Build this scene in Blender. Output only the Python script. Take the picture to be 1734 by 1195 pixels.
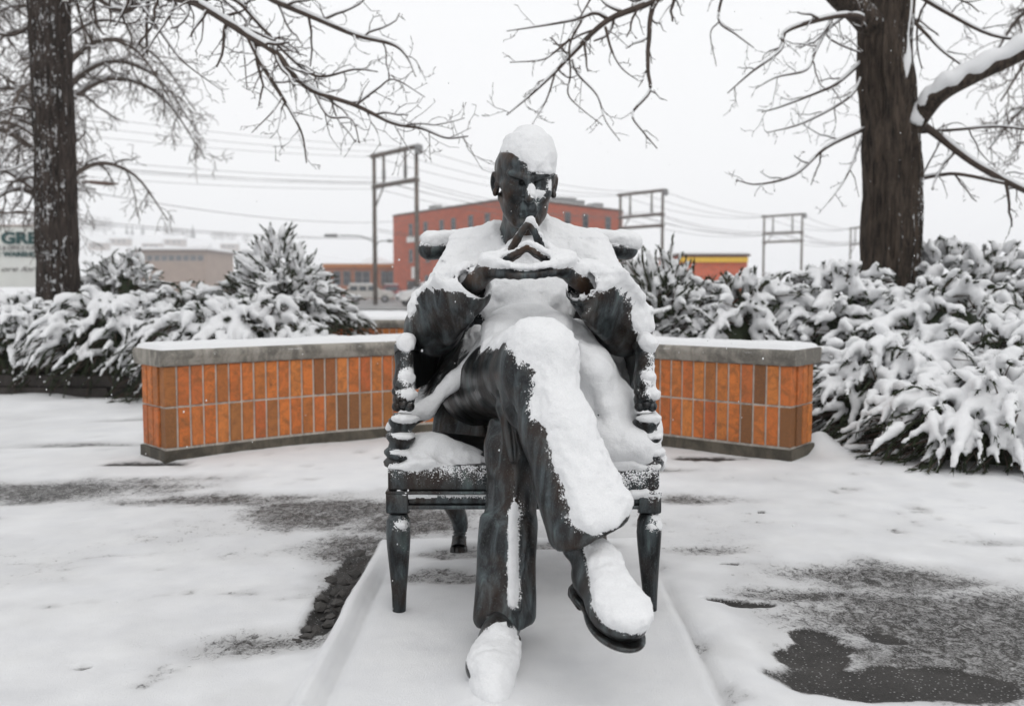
import bpy, bmesh, math, random, os
import numpy as np
from mathutils import Vector, Matrix, Euler

for o in list(bpy.data.objects):
    bpy.data.objects.remove(o)
scene = bpy.context.scene
COL = scene.collection
R = math.radians

# ------------------------------------------------------------------ camera
FPX, CX, CY = 1600.0, 867.0, 597.5          # focal length and centre, in photograph pixels
CAM_Z, HORIZON = 0.855, 488.0
PITCH = math.atan((CY - HORIZON) / FPX)
cam_d = bpy.data.cameras.new('camera')
cam = bpy.data.objects.new('camera', cam_d)
COL.objects.link(cam)
cam.location = (0, 0, CAM_Z)
cam.rotation_euler = (math.pi / 2 - PITCH, 0, 0)
cam_d.sensor_width = 36.0
cam_d.lens = 36.0 * FPX / 1734.0
cam_d.clip_start, cam_d.clip_end = 0.05, 9000
cam_d.dof.use_dof = True
cam_d.dof.focus_distance = 2.42
cam_d.dof.aperture_fstop = 3.6
scene.camera = cam

# ------------------------------------------------------------------ sky, sun, exposure
SUN_EL, SUN_AZ = 52.0, 150.0                # weak veiled sun, high, over the viewer's right shoulder
world = bpy.data.worlds.new('World')
scene.world = world
world.use_nodes = True
wn, wl = world.node_tree.nodes, world.node_tree.links
wn.clear()
w_sky = wn.new('ShaderNodeTexSky'); w_sky.sky_type = 'NISHITA'; w_sky.sun_disc = False
w_sky.sun_elevation = R(SUN_EL); w_sky.sun_rotation = R(SUN_AZ)
w_sky.air_density, w_sky.dust_density, w_sky.ozone_density = 1.0, 6.0, 1.0
w_hsv = wn.new('ShaderNodeHueSaturation'); w_hsv.inputs['Saturation'].default_value = 0.10
w_mix = wn.new('ShaderNodeMix'); w_mix.data_type = 'RGBA'
w_mix.inputs[0].default_value = 0.86        # thick even cloud veils the blue
w_mix.inputs[7].default_value = (10.75, 10.82, 10.95, 1)
w_bg = wn.new('ShaderNodeBackground'); w_bg.inputs['Strength'].default_value = 0.10
w_out = wn.new('ShaderNodeOutputWorld')
wl.new(w_sky.outputs[0], w_hsv.inputs['Color'])
wl.new(w_hsv.outputs[0], w_mix.inputs[6])
wl.new(w_mix.outputs[2], w_bg.inputs['Color'])
wl.new(w_bg.outputs[0], w_out.inputs['Surface'])

sun_d = bpy.data.lights.new('sun', 'SUN')
sun_d.energy, sun_d.angle, sun_d.color = 0.5, R(40), (1.0, 0.97, 0.93)
sun = bpy.data.objects.new('sun', sun_d)
COL.objects.link(sun)
sun.location = (3, -5, 8)
sun.rotation_euler = (R(90 - SUN_EL), 0, R(180 - SUN_AZ))

vs = scene.view_settings
vs.view_transform = 'Standard'; vs.look = 'None'; vs.gamma = 1.0; vs.exposure = 0.06
vs.use_curve_mapping = False
scene.cycles.use_denoising = True
scene.cycles.max_bounces = 8
scene.cycles.volume_bounces = 1

random.seed(7)
RNG = np.random.default_rng(11)


def at(px, py, Y):
    """world point seen at photograph pixel (px, py) at depth Y along the ground"""
    a, b = (px - CX) / FPX, -(py - CY) / FPX
    c, s = math.cos(PITCH), math.sin(PITCH)
    dy, dz = c + b * s, b * c - s
    t = Y / dy
    return Vector((a * t, Y, CAM_Z + dz * t))


def ground_at(px, py, z=0.0):
    a, b = (px - CX) / FPX, -(py - CY) / FPX
    c, s = math.cos(PITCH), math.sin(PITCH)
    dy, dz = c + b * s, b * c - s
    t = (z - CAM_Z) / dz
    return Vector((a * t, dy * t, z))


# ------------------------------------------------------------------ numpy noise
def _hash(ix, iy, iz, seed):
    h = (ix.astype(np.int64) * 374761393 + iy.astype(np.int64) * 668265263 + iz.astype(np.int64) * 2147483647 + seed * 1274126177) & 0xFFFFFFFF
    h = ((h ^ (h >> 13)) * 1274126177) & 0xFFFFFFFF
    h = (h ^ (h >> 16)) & 0xFFFFFFFF
    return h.astype(np.float32) / np.float32(4294967295.0)


def vnoise(x, y, z, seed=0):
    """value noise, -1..1"""
    x, y, z = np.broadcast_arrays(np.asarray(x, np.float32), np.asarray(y, np.float32), np.asarray(z, np.float32))
    ix, iy, iz = np.floor(x), np.floor(y), np.floor(z)
    fx, fy, fz = x - ix, y - iy, z - iz
    ix, iy, iz = ix.astype(np.int32), iy.astype(np.int32), iz.astype(np.int32)
    fx, fy, fz = fx * fx * (3 - 2 * fx), fy * fy * (3 - 2 * fy), fz * fz * (3 - 2 * fz)
    out = 0
    for dx in (0, 1):
        wx = fx if dx else 1 - fx
        for dy in (0, 1):
            wy = fy if dy else 1 - fy
            for dz in (0, 1):
                wz = fz if dz else 1 - fz
                out = out + _hash(ix + dx, iy + dy, iz + dz, seed) * wx * wy * wz
    return out * 2 - 1


def fbm(x, y, z, seed=0, octaves=3, gain=0.5):
    s, a, n = 0, 1.0, 0.0
    for i in range(octaves):
        s = s + a * vnoise(x * 2 ** i, y * 2 ** i, z * 2 ** i, seed + i * 17)
        n += a; a *= gain
    return s / n


# ------------------------------------------------------------------ objects
def props(o, label=None, cat=None, group=None, kind=None):
    if label: o['label'] = label
    if cat: o['category'] = cat
    if group: o['group'] = group
    if kind: o['kind'] = kind
    return o


def empty(name, loc=(0, 0, 0), label=None, cat=None, group=None):
    o = bpy.data.objects.new(name, None)
    COL.objects.link(o)
    o.location = loc
    o.empty_display_size = 0.1
    return props(o, label, cat, group)


def link_mesh(name, me, mat, parent=None, kind=None, smooth=True):
    if mat is not None and not me.materials:
        me.materials.append(mat)
    if smooth and len(me.polygons):
        me.polygons.foreach_set('use_smooth', np.ones(len(me.polygons), bool))
    o = bpy.data.objects.new(name, me)
    COL.objects.link(o)
    if parent is not None:
        o.parent = parent
        o.matrix_parent_inverse = parent.matrix_world.inverted() if parent.type != 'EMPTY' else Matrix.Translation(-parent.location)
    if kind: o['kind'] = kind
    return o


def np_mesh(name, verts, faces):
    """verts (N,3), faces (M,3|4) as arrays"""
    verts = np.ascontiguousarray(verts, np.float32); faces = np.ascontiguousarray(faces, np.int32)
    me = bpy.data.meshes.new(name)
    n, k = faces.shape if len(faces) else (0, 4)
    me.vertices.add(len(verts)); me.vertices.foreach_set('co', verts.ravel())
    me.loops.add(n * k); me.loops.foreach_set('vertex_index', faces.ravel())
    me.polygons.add(n)
    me.polygons.foreach_set('loop_start', np.arange(n, dtype=np.int32) * k)
    me.polygons.foreach_set('loop_total', np.full(n, k, np.int32))
    me.update(calc_edges=True)
    return me


class MB:
    """collects shapes into one mesh"""
    def __init__(self): self.v, self.f = [], []

    def add(self, vs, fs):
        b = len(self.v)
        self.v += [tuple(p) for p in vs]
        self.f += [tuple(b + i for i in q) for q in fs]
        return self

    def box(self, c, s, rz=0.0, bev=0.0, M=None):
        bm = bmesh.new()
        bmesh.ops.create_cube(bm, size=1)
        for v in bm.verts: v.co = Vector((v.co.x * s[0], v.co.y * s[1], v.co.z * s[2]))
        if bev: bmesh.ops.bevel(bm, geom=bm.edges[:], offset=bev, segments=2, profile=0.5, affect='EDGES')
        T = Matrix.Translation(c) @ (M if M is not None else Matrix.Rotation(rz, 4, 'Z'))
        bm.verts.index_update()
        self.add([T @ v.co for v in bm.verts], [[v.index for v in f.verts] for f in bm.faces])
        bm.free()
        return self

    def tube(self, pts, rad, n=8, cap=True, squash=None):
        pts = [Vector(p) for p in pts]
        if not hasattr(rad, '__len__'): rad = [rad] * len(pts)
        vs, fs = [], []
        up = Vector((0.13, 0.21, 0.97))
        for i, p in enumerate(pts):
            t = (pts[min(i + 1, len(pts) - 1)] - pts[max(i - 1, 0)])
            t = t.normalized() if t.length > 1e-9 else Vector((0, 0, 1))
            a = t.cross(up)
            if a.length < 0.05: a = t.cross(Vector((1, 0.2, 0)))
            a.normalize(); b = a.cross(t)
            sa, sb = squash if squash else (1, 1)
            for k in range(n):
                q = 2 * math.pi * k / n
                vs.append(p + (a * math.cos(q) * sa + b * math.sin(q) * sb) * rad[i])
        for i in range(len(pts) - 1):
            for k in range(n):
                k2 = (k + 1) % n
                fs.append((i * n + k, (i + 1) * n + k, (i + 1) * n + k2, i * n + k2))
        if cap:
            fs.append(tuple(range(n))); m = (len(pts) - 1) * n
            fs.append(tuple(m + k for k in reversed(range(n))))
        return self.add(vs, fs)

    def lathe(self, prof, origin=(0, 0, 0), n=20, M=None):
        """prof: (r, z) from bottom to top"""
        o = Vector(origin); vs, fs = [], []
        for r, z in prof:
            for k in range(n):
                q = 2 * math.pi * k / n
                p = Vector((r * math.cos(q), r * math.sin(q), z))
                vs.append(o + (M @ p if M is not None else p))
        for i in range(len(prof) - 1):
            for k in range(n):
                k2 = (k + 1) % n
                fs.append((i * n + k, i * n + k2, (i + 1) * n + k2, (i + 1) * n + k))
        fs.append(tuple(reversed(range(n)))); m = (len(prof) - 1) * n
        fs.append(tuple(m + k for k in range(n)))
        return self.add(vs, fs)

    def prism(self, poly, z0, z1):
        """plan polygon (x, y) counter-clockwise, extruded in z"""
        n = len(poly)
        vs = [(x, y, z0) for x, y in poly] + [(x, y, z1) for x, y in poly]
        fs = [tuple(reversed(range(n))), tuple(range(n, 2 * n))]
        fs += [(i, (i + 1) % n, n + (i + 1) % n, n + i) for i in range(n)]
        return self.add(vs, fs)

    def quad(self, a, b, c, d): return self.add([a, b, c, d], [(0, 1, 2, 3)])

    def mesh(self, name):
        me = bpy.data.meshes.new(name)
        me.from_pydata(self.v, [], self.f)
        me.update()
        return me

    def build(self, name, mat, parent=None, kind=None, smooth=False, auto=None):
        me = self.mesh(name)
        o = link_mesh(name, me, mat, parent, kind, smooth or auto is not None)
        if auto is not None:
            me.set_sharp_from_angle(angle=R(auto))
        return o


# ------------------------------------------------------------------ distance fields and surface nets
class Field:
    def __init__(self, lo, hi, h):
        self.lo = np.array(lo, float); self.h = h
        self.n = np.maximum(2, np.ceil((np.array(hi, float) - self.lo) / h).astype(int) + 1)
        self.phi = np.full(self.n, 1.0, np.float32)
        self.margin = 0.08

    def block(self, lo, hi):
        i0 = np.clip(np.floor((np.array(lo) - self.lo) / self.h).astype(int), 0, self.n)
        i1 = np.clip(np.ceil((np.array(hi) - self.lo) / self.h).astype(int) + 1, 0, self.n)
        if np.any(i1 <= i0): return None
        sl = tuple(slice(a, b) for a, b in zip(i0, i1))
        ax = [(np.arange(a, b) * self.h + l).astype(np.float32) for a, b, l in zip(i0, i1, self.lo)]
        return sl, ax[0][:, None, None], ax[1][None, :, None], ax[2][None, None, :]

    def axes(self):
        return [(np.arange(n) * self.h + l).astype(np.float32).reshape([-1 if i == k else 1 for i in range(3)]) for k, (n, l) in enumerate(zip(self.n, self.lo))]

    def merge(self, sl, d, k, sub=False):
        p = self.phi[sl]
        if sub:
            d = -d
            if k > 0:
                hh = np.maximum(k - np.abs(p - d), 0) / k
                self.phi[sl] = np.maximum(p, d) + hh * hh * k * 0.25
            else: self.phi[sl] = np.maximum(p, d)
        elif k > 0:
            hh = np.maximum(k - np.abs(p - d), 0) / k
            self.phi[sl] = np.minimum(p, d) - hh * hh * k * 0.25
        else:
            self.phi[sl] = np.minimum(p, d)

    def cap(self, a, b, ra, rb=None, k=0.02, sub=False, squash=None):
        rb = ra if rb is None else rb
        a, b = np.array(a, float), np.array(b, float)
        m = max(ra, rb) + self.margin
        bl = self.block(np.minimum(a, b) - m, np.maximum(a, b) + m)
        if bl is None: return
        sl, x, y, z = bl
        ab = b - a; L2 = float(ab @ ab) + 1e-12
        t = np.clip(((x - a[0]) * ab[0] + (y - a[1]) * ab[1] + (z - a[2]) * ab[2]) / L2, 0, 1)
        dx, dy, dz = x - a[0] - t * ab[0], y - a[1] - t * ab[1], z - a[2] - t * ab[2]
        if squash is None:
            d = np.sqrt(dx * dx + dy * dy + dz * dz)
        else:                                # (axis vector, factor): thinner along that axis
            ax, fct = np.array(squash[0], float), squash[1]; ax = ax / np.linalg.norm(ax)
            q = dx * ax[0] + dy * ax[1] + dz * ax[2]
            d = np.sqrt(np.maximum(dx * dx + dy * dy + dz * dz + q * q * (1 / fct ** 2 - 1), 0))
        self.merge(sl, d - (ra + (rb - ra) * t), k, sub)

    def chain(self, pts, rads, k=0.02, sub=False, squash=None):
        for i in range(len(pts) - 1):
            self.cap(pts[i], pts[i + 1], rads[i], rads[i + 1], k, sub, squash)

    def ell(self, c, r, k=0.02, M=None, sub=False):
        """ellipsoid; M 3x3 whose columns are its axes in the world"""
        c, r = np.array(c, float), np.array(r, float)
        m = max(r) + self.margin
        bl = self.block(c - m, c + m)
        if bl is None: return
        sl, x, y, z = bl
        x, y, z = x - c[0], y - c[1], z - c[2]
        if M is not None:
            A = np.array(M)
            x, y, z = (A[0, 0] * x + A[1, 0] * y + A[2, 0] * z), (A[0, 1] * x + A[1, 1] * y + A[2, 1] * z), (A[0, 2] * x + A[1, 2] * y + A[2, 2] * z)
        k0 = np.sqrt((x / r[0]) ** 2 + (y / r[1]) ** 2 + (z / r[2]) ** 2)
        k1 = np.sqrt((x / r[0] ** 2) ** 2 + (y / r[1] ** 2) ** 2 + (z / r[2] ** 2) ** 2) + 1e-6
        self.merge(sl, (k0 * (k0 - 1.0) / k1).astype(np.float32), k, sub)

    def boxr(self, c, half, rnd=0.01, k=0.01, M=None, sub=False):
        c, half = np.array(c, float), np.array(half, float) - rnd
        m = float(np.linalg.norm(half)) + rnd + self.margin
        bl = self.block(c - m, c + m)
        if bl is None: return
        sl, x, y, z = bl
        x, y, z = x - c[0], y - c[1], z - c[2]
        if M is not None:
            A = np.array(M)
            x, y, z = (A[0, 0] * x + A[1, 0] * y + A[2, 0] * z), (A[0, 1] * x + A[1, 1] * y + A[2, 1] * z), (A[0, 2] * x + A[1, 2] * y + A[2, 2] * z)
        qx, qy, qz = np.abs(x) - half[0], np.abs(y) - half[1], np.abs(z) - half[2]
        out = np.sqrt(np.maximum(qx, 0) ** 2 + np.maximum(qy, 0) ** 2 + np.maximum(qz, 0) ** 2)
        d = out + np.minimum(np.maximum(qx, np.maximum(qy, qz)), 0) - rnd
        self.merge(sl, d.astype(np.float32), k, sub)

    def tri(self, a, b, c, r, k=0.02):
        """thick triangle (cloth)"""
        a, b, c = (np.array(p, float) for p in (a, b, c))
        m = r + self.margin
        bl = self.block(np.minimum(np.minimum(a, b), c) - m, np.maximum(np.maximum(a, b), c) + m)
        if bl is None: return
        sl, x, y, z = bl
        P = np.broadcast_arrays(x, y, z)
        dot = lambda u, v: u[0] * v[0] + u[1] * v[1] + u[2] * v[2]
        nrm = np.cross(b - a, c - a)
        ed, sg = [], []
        for p, q in ((a, b), (b, c), (c, a)):
            e = q - p
            w = [P[i] - p[i] for i in range(3)]
            t = np.clip(dot(w, e) / float(e @ e), 0, 1)
            g = [w[i] - t * e[i] for i in range(3)]
            ed.append(dot(g, g))
            sg.append(dot(w, np.cross(nrm, e)) >= 0)
        w = [P[i] - a[i] for i in range(3)]
        inside = sg[0] & sg[1] & sg[2]
        pl = dot(w, nrm) ** 2 / float(nrm @ nrm)
        d2 = np.where(inside, pl, np.minimum(np.minimum(ed[0], ed[1]), ed[2]))
        self.merge(sl, np.sqrt(d2) - r, k)

    def mesh(self, name):
        v, q = surface_nets(self.phi, self.lo, self.h)
        return np_mesh(name, v, q)


def surface_nets(phi, lo, h):
    s = phi < 0
    c = np.zeros(tuple(n - 1 for n in phi.shape), np.int8)
    for i in (0, 1):
        for j in (0, 1):
            for k in (0, 1):
                c += s[i:phi.shape[0] - 1 + i, j:phi.shape[1] - 1 + j, k:phi.shape[2] - 1 + k]
    act = (c > 0) & (c < 8)
    ids = np.argwhere(act)
    idx = np.full(act.shape, -1, np.int32)
    idx[act] = np.arange(len(ids), dtype=np.int32)
    I, J, K = ids[:, 0], ids[:, 1], ids[:, 2]
    corner = {(a, b, d): phi[I + a, J + b, K + d] for a in (0, 1) for b in (0, 1) for d in (0, 1)}
    acc = np.zeros((len(ids), 3), np.float32); cnt = np.zeros(len(ids), np.float32)
    for p in corner:
        for ax in range(3):
            if p[ax]: continue
            q = tuple(1 if t == ax else p[t] for t in range(3))
            fa, fb = corner[p], corner[q]
            m = (fa < 0) != (fb < 0)
            t = np.where(m, fa / np.where(m, fa - fb, 1), 0)
            for u in range(3):
                acc[:, u] += np.where(m, (t if u == ax else p[u]), 0)
            cnt += m
    v = (ids + acc / np.maximum(cnt, 1)[:, None]) * h + lo
    quads = []
    for ax in range(3):
        o1, o2 = [(1, 2), (2, 0), (0, 1)][ax]
        n = phi.shape
        sa = [slice(1, n[t] - 1) for t in range(3)]; sb = list(sa)
        sa[ax] = slice(0, n[ax] - 1); sb[ax] = slice(1, n[ax])
        A, B = s[tuple(sa)], s[tuple(sb)]
        e = np.argwhere(A != B)
        if not len(e): continue
        inside = A[e[:, 0], e[:, 1], e[:, 2]]
        off = np.array([1, 1, 1]); off[ax] = 0
        e = e + off
        def cell(d1, d2):
            p = e.copy(); p[:, o1] -= d1; p[:, o2] -= d2
            return idx[p[:, 0], p[:, 1], p[:, 2]]
        q = np.stack([cell(1, 1), cell(0, 1), cell(0, 0), cell(1, 0)], 1)
        q[~inside] = q[~inside][:, ::-1]
        quads.append(q)
    q = np.concatenate(quads)
    return v, q[(q >= 0).all(1)]


# ------------------------------------------------------------------ materials
class NT:
    def __init__(self, name):
        self.m = bpy.data.materials.new(name); self.m.use_nodes = True
        self.t = self.m.node_tree; self.t.nodes.clear()
        self.out = self.t.nodes.new('ShaderNodeOutputMaterial')
        self.b = self.t.nodes.new('ShaderNodeBsdfPrincipled')
        self.t.links.new(self.b.outputs[0], self.out.inputs[0])

    def n(self, typ, **kw):
        x = self.t.nodes.new(typ)
        for k, v in kw.items(): setattr(x, k, v)
        return x

    def l(self, a, b): self.t.links.new(a, b)

    def sett(self, sock, v):
        if hasattr(v, 'links') or hasattr(v, 'is_linked'): self.l(v, sock)
        else: sock.default_value = v

    def coord(self, kind='Object', scale=(1, 1, 1)):
        tc = self.n('ShaderNodeTexCoord'); mp = self.n('ShaderNodeMapping')
        mp.inputs['Scale'].default_value = scale
        self.l(tc.outputs[kind], mp.inputs['Vector'])
        return mp.outputs[0]

    def noise(self, vec, scale, detail=4, rough=0.55, dist=0.0):
        x = self.n('ShaderNodeTexNoise')
        x.inputs['Scale'].default_value = scale; x.inputs['Detail'].default_value = detail
        x.inputs['Roughness'].default_value = rough; x.inputs['Distortion'].default_value = dist
        self.l(vec, x.inputs['Vector'])
        return x.outputs['Fac']

    def ramp(self, fac, stops):
        x = self.n('ShaderNodeValToRGB')
        el = x.color_ramp.elements
        while len(el) > 1: el.remove(el[-1])
        el[0].position = stops[0][0]; el[0].color = (*stops[0][1], 1)
        for p, c in stops[1:]:
            e = el.new(p); e.color = (*c, 1)
        self.l(fac, x.inputs['Fac'])
        return x.outputs['Color']

    def mapr(self, v, a, b, c=0.0, d=1.0):
        x = self.n('ShaderNodeMapRange'); x.clamp = True
        self.sett(x.inputs['Value'], v)
        for nme, val in (('From Min', a), ('From Max', b), ('To Min', c), ('To Max', d)): x.inputs[nme].default_value = val
        return x.outputs[0]

    def math(self, op, a, b=0.0, clamp=False):
        x = self.n('ShaderNodeMath', operation=op, use_clamp=clamp)
        self.sett(x.inputs[0], a); self.sett(x.inputs[1], b)
        return x.outputs[0]

    def mix(self, fac, a, b):
        x = self.n('ShaderNodeMix', data_type='RGBA')
        self.sett(x.inputs[0], fac)
        for s, v in ((x.inputs[6], a), (x.inputs[7], b)):
            if isinstance(v, tuple): s.default_value = (*v, 1)
            else: self.l(v, s)
        return x.outputs[2]

    def bump(self, height, strength=0.3, dist=0.01, normal=None):
        x = self.n('ShaderNodeBump')
        x.inputs['Strength'].default_value = strength; x.inputs['Distance'].default_value = dist
        self.l(height, x.inputs['Height'])
        if normal is not None: self.l(normal, x.inputs['Normal'])
        return x.outputs[0]

    def facing(self, d):
        """dot of the surface normal with a fixed world direction"""
        g = self.n('ShaderNodeNewGeometry'); v = self.n('ShaderNodeVectorMath', operation='DOT_PRODUCT')
        self.l(g.outputs['Normal'], v.inputs[0]); v.inputs[1].default_value = Vector(d).normalized()
        return v.outputs['Value']

    def rnd(self): return self.n('ShaderNodeObjectInfo').outputs['Random']

    def fin(self, color=None, rough=None, metal=None, normal=None, spec=None):
        i = self.b.inputs
        for s, v in (('Base Color', color), ('Roughness', rough), ('Metallic', metal), ('Normal', normal), ('Specular IOR Level', spec)):
            if v is None: continue
            if isinstance(v, tuple): i[s].default_value = (*v, 1) if len(v) == 3 else v
            elif isinstance(v, (int, float)): i[s].default_value = v
            else: self.l(v, i[s])
        return self.m


SNOW_DIR = (0.42, -0.42, 0.80)              # the snow came from the upper right, towards the statue's face
SNOW_COL = (0.74, 0.745, 0.755)


def mat_snow(name='snow', fine=260.0):
    t = NT(name); v = t.coord('Object')
    a = t.noise(v, 22, 5, 0.6); b = t.noise(v, fine, 3, 0.7); c = t.noise(v, 85, 3, 0.75)
    h = t.math('ADD', t.math('MULTIPLY', a, 0.6), t.math('ADD', t.math('MULTIPLY', b, 0.35), t.math('MULTIPLY', c, 0.55)))
    col = t.mix(t.mapr(b, 0.3, 0.7), (0.69, 0.697, 0.71), (0.765, 0.77, 0.775))
    return t.fin(col, 0.62, 0, t.bump(h, 0.62, 0.007), 0.2)


def mat_bronze(name, brown=0.35, dust=0.10):
    t = NT(name); v = t.coord('Object')
    streak = t.noise(t.coord('Object', (14, 14, 3.2)), 2.2, 5, 0.62, 0.6)
    blot = t.noise(v, 9, 5, 0.6)
    fine = t.noise(v, 130, 3, 0.65)
    base = t.ramp(streak, [(0.30, (0.007, 0.007, 0.007)), (0.46, (0.026, 0.028, 0.030)), (0.60, (0.066, 0.078, 0.083)), (0.78, (0.13, 0.18, 0.172))])
    base = t.mix(t.math('MULTIPLY', t.mapr(blot, 0.46, 0.66), brown), base, (0.075, 0.040, 0.022))
    base = t.mix(t.math('MULTIPLY', t.mapr(fine, 0.60, 0.72), 0.30), base, (0.12, 0.14, 0.138))
    # powder snow caught on the metal, thickest where the drawn-out edge of the cover frays
    f = t.facing(SNOW_DIR)
    sp = t.noise(v, 230, 2, 0.8); sp2 = t.noise(v, 40, 3, 0.6)
    at_ = t.n('ShaderNodeAttribute', attribute_name='powder').outputs['Fac']
    m = t.math('ADD', t.math('MULTIPLY', t.math('MAXIMUM', at_, -0.5), 0.55), t.math('ADD', t.math('MULTIPLY', sp, 0.62), t.math('MULTIPLY', sp2, 0.38)))
    m = t.math('ADD', m, t.math('MULTIPLY', f, 0.06))
    mask = t.mapr(m, 0.64 - dust, 0.68 - dust)
    col = t.mix(mask, base, SNOW_COL)
    rough = t.math('ADD', t.mapr(blot, 0.3, 0.7, 0.27, 0.46), t.math('MULTIPLY', mask, 0.3))
    scr = t.noise(t.coord('Object', (3, 3, 1)), 75, 2, 0.5, 3.0)
    base_s = t.math('MULTIPLY', t.mapr(scr, 0.62, 0.68), 0.35)
    col = t.mix(base_s, col, (0.16, 0.19, 0.19))
    h = t.math('ADD', t.math('MULTIPLY', streak, 0.5), t.math('ADD', t.math('MULTIPLY', fine, 0.25), mask))
    metal = t.math('MULTIPLY', t.math('SUBTRACT', 1.0, mask), 0.72)
    return t.fin(col, rough, metal, t.bump(h, 0.35, 0.004))


M = {}
M['snow'] = mat_snow()
M['bronze'] = mat_bronze('bronze')
M['bronze_face'] = mat_bronze('bronze_skin', 0.85, 0.08)
M['bronze_chair'] = mat_bronze('bronze_chair', 0.3, 0.095)


def mat_plain(name, col, rough=0.6, metal=0.0, var=0.15, scale=20, bump=0.15):
    t = NT(name); v = t.coord('Object')
    nz = t.noise(v, scale, 5, 0.6)
    c2 = tuple(max(0, c * (1 - var * 1.5)) for c in col); c1 = tuple(min(1, c * (1 + var)) for c in col)
    return t.fin(t.mix(t.mapr(nz, 0.3, 0.7), c2, c1), rough, metal, t.bump(nz, bump, 0.01))


def mat_brick():
    t = NT('brick'); v = t.coord('Object', (1, 1, 1))
    rnd = t.rnd()
    off = t.n('ShaderNodeVectorMath', operation='ADD'); cmb = t.n('ShaderNodeCombineXYZ')
    for i, k in enumerate((31.0, 17.0, 53.0)): t.l(t.math('MULTIPLY', rnd, k), cmb.inputs[i])
    t.l(v, off.inputs[0]); t.l(cmb.outputs[0], off.inputs[1]); v = off.outputs[0]
    base = t.ramp(rnd, [(0.0, (0.50, 0.125, 0.026)), (0.18, (0.58, 0.165, 0.030)), (0.36, (0.43, 0.098, 0.028)), (0.52, (0.56, 0.185, 0.040)),
                        (0.66, (0.47, 0.145, 0.030)), (0.80, (0.36, 0.115, 0.028)), (0.91, (0.30, 0.125, 0.036)), (0.96, (0.13, 0.055, 0.022)), (1.0, (0.52, 0.14, 0.032))])
    blot = t.noise(v, 22, 6, 0.72, 0.8); fine = t.noise(v, 190, 4, 0.7); spots = t.noise(v, 75, 2, 0.5)
    c = t.mix(t.math('MULTIPLY', t.mapr(blot, 0.42, 0.66), 0.85), base, (0.17, 0.066, 0.020))
    c = t.mix(t.math('MULTIPLY', t.mapr(fine, 0.5, 0.75), 0.4), c, (0.66, 0.27, 0.08))
    c = t.mix(t.math('MULTIPLY', t.mapr(spots, 0.68, 0.74), 0.75), c, (0.06, 0.025, 0.012))
    h = t.math('ADD', blot, t.math('MULTIPLY', fine, 0.6))
    return t.fin(c, 0.62, 0, t.bump(h, 0.4, 0.004), 0.4)


def mat_concrete(name, col=(0.20, 0.19, 0.175), damp=0.5):
    t = NT(name); v = t.coord('Object')
    a = t.noise(v, 7, 6, 0.65, 0.8); b = t.noise(v, 90, 4, 0.7); c = t.noise(t.coord('Object', (9, 9, 1.0)), 3, 4, 0.65)
    k = t.mix(t.math('MULTIPLY', t.mapr(a, 0.42, 0.58), damp), col, tuple(x * 0.34 for x in col))
    k = t.mix(t.math('MULTIPLY', t.mapr(c, 0.48, 0.62), 0.6), k, tuple(x * 0.4 for x in col))
    k = t.mix(t.math('MULTIPLY', t.mapr(b, 0.5, 0.8), 0.35), k, tuple(min(1, x * 1.7) for x in col))
    return t.fin(k, 0.72, 0, t.bump(t.math('ADD', a, b), 0.35, 0.006), 0.35)


M['brick'] = mat_brick()
M['mortar'] = mat_concrete('mortar', (0.52, 0.48, 0.43), 0.3)
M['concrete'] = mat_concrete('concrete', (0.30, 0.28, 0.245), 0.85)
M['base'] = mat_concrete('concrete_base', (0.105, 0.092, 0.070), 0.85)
M['timber'] = mat_concrete('wet_timber', (0.045, 0.038, 0.034), 0.5)

# ------------------------------------------------------------------ ground: pavement under a thin uneven sheet of snow
def gz_np(Y):
    t = np.clip((Y - 9.0) / 50.0, 0, 1)
    return -0.62 * t * t * (3 - 2 * t)


def gz(Y): return float(gz_np(np.float64(Y)))


SL_X0, SL_X1, SL_Y0, SL_Y1 = -0.435, 0.455, 1.2, 3.13      # the statue's slab


def slab_edges(y):
    return -0.435 + 0 * y, 0.43 + 0.012 * (y - 2.0)


def graded(lo, a, b, hi, step, grow):
    c = list(np.arange(a, b + step * 0.5, step))
    s = step; p = c[-1]
    while p < hi:
        s *= grow; p += s; c.append(min(p, hi))
    s = step; p = c[0]; pre = []
    while p > lo:
        s *= grow; p -= s; pre.append(max(p, lo))
    return np.array(pre[::-1] + c)


gx = graded(-2500, -1.5, 1.6, 2500, 0.0135, 1.09)
gy = graded(-40, 1.6, 3.2, 3400, 0.0135, 1.045)
GX, GY = np.meshgrid(gx, gy, indexing='ij')


def blob(px, py, rx, ry, rot=0.0):
    """bare patch centred on the pavement seen at (px,py); radii in metres (x, y)"""
    c = ground_at(px, py)
    dx, dy = GX - c.x, GY - c.y
    a = R(rot)
    u, v = dx * math.cos(a) + dy * math.sin(a), -dx * math.sin(a) + dy * math.cos(a)
    return 1.0 - np.sqrt((u / rx) ** 2 + (v / ry) ** 2)


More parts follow.
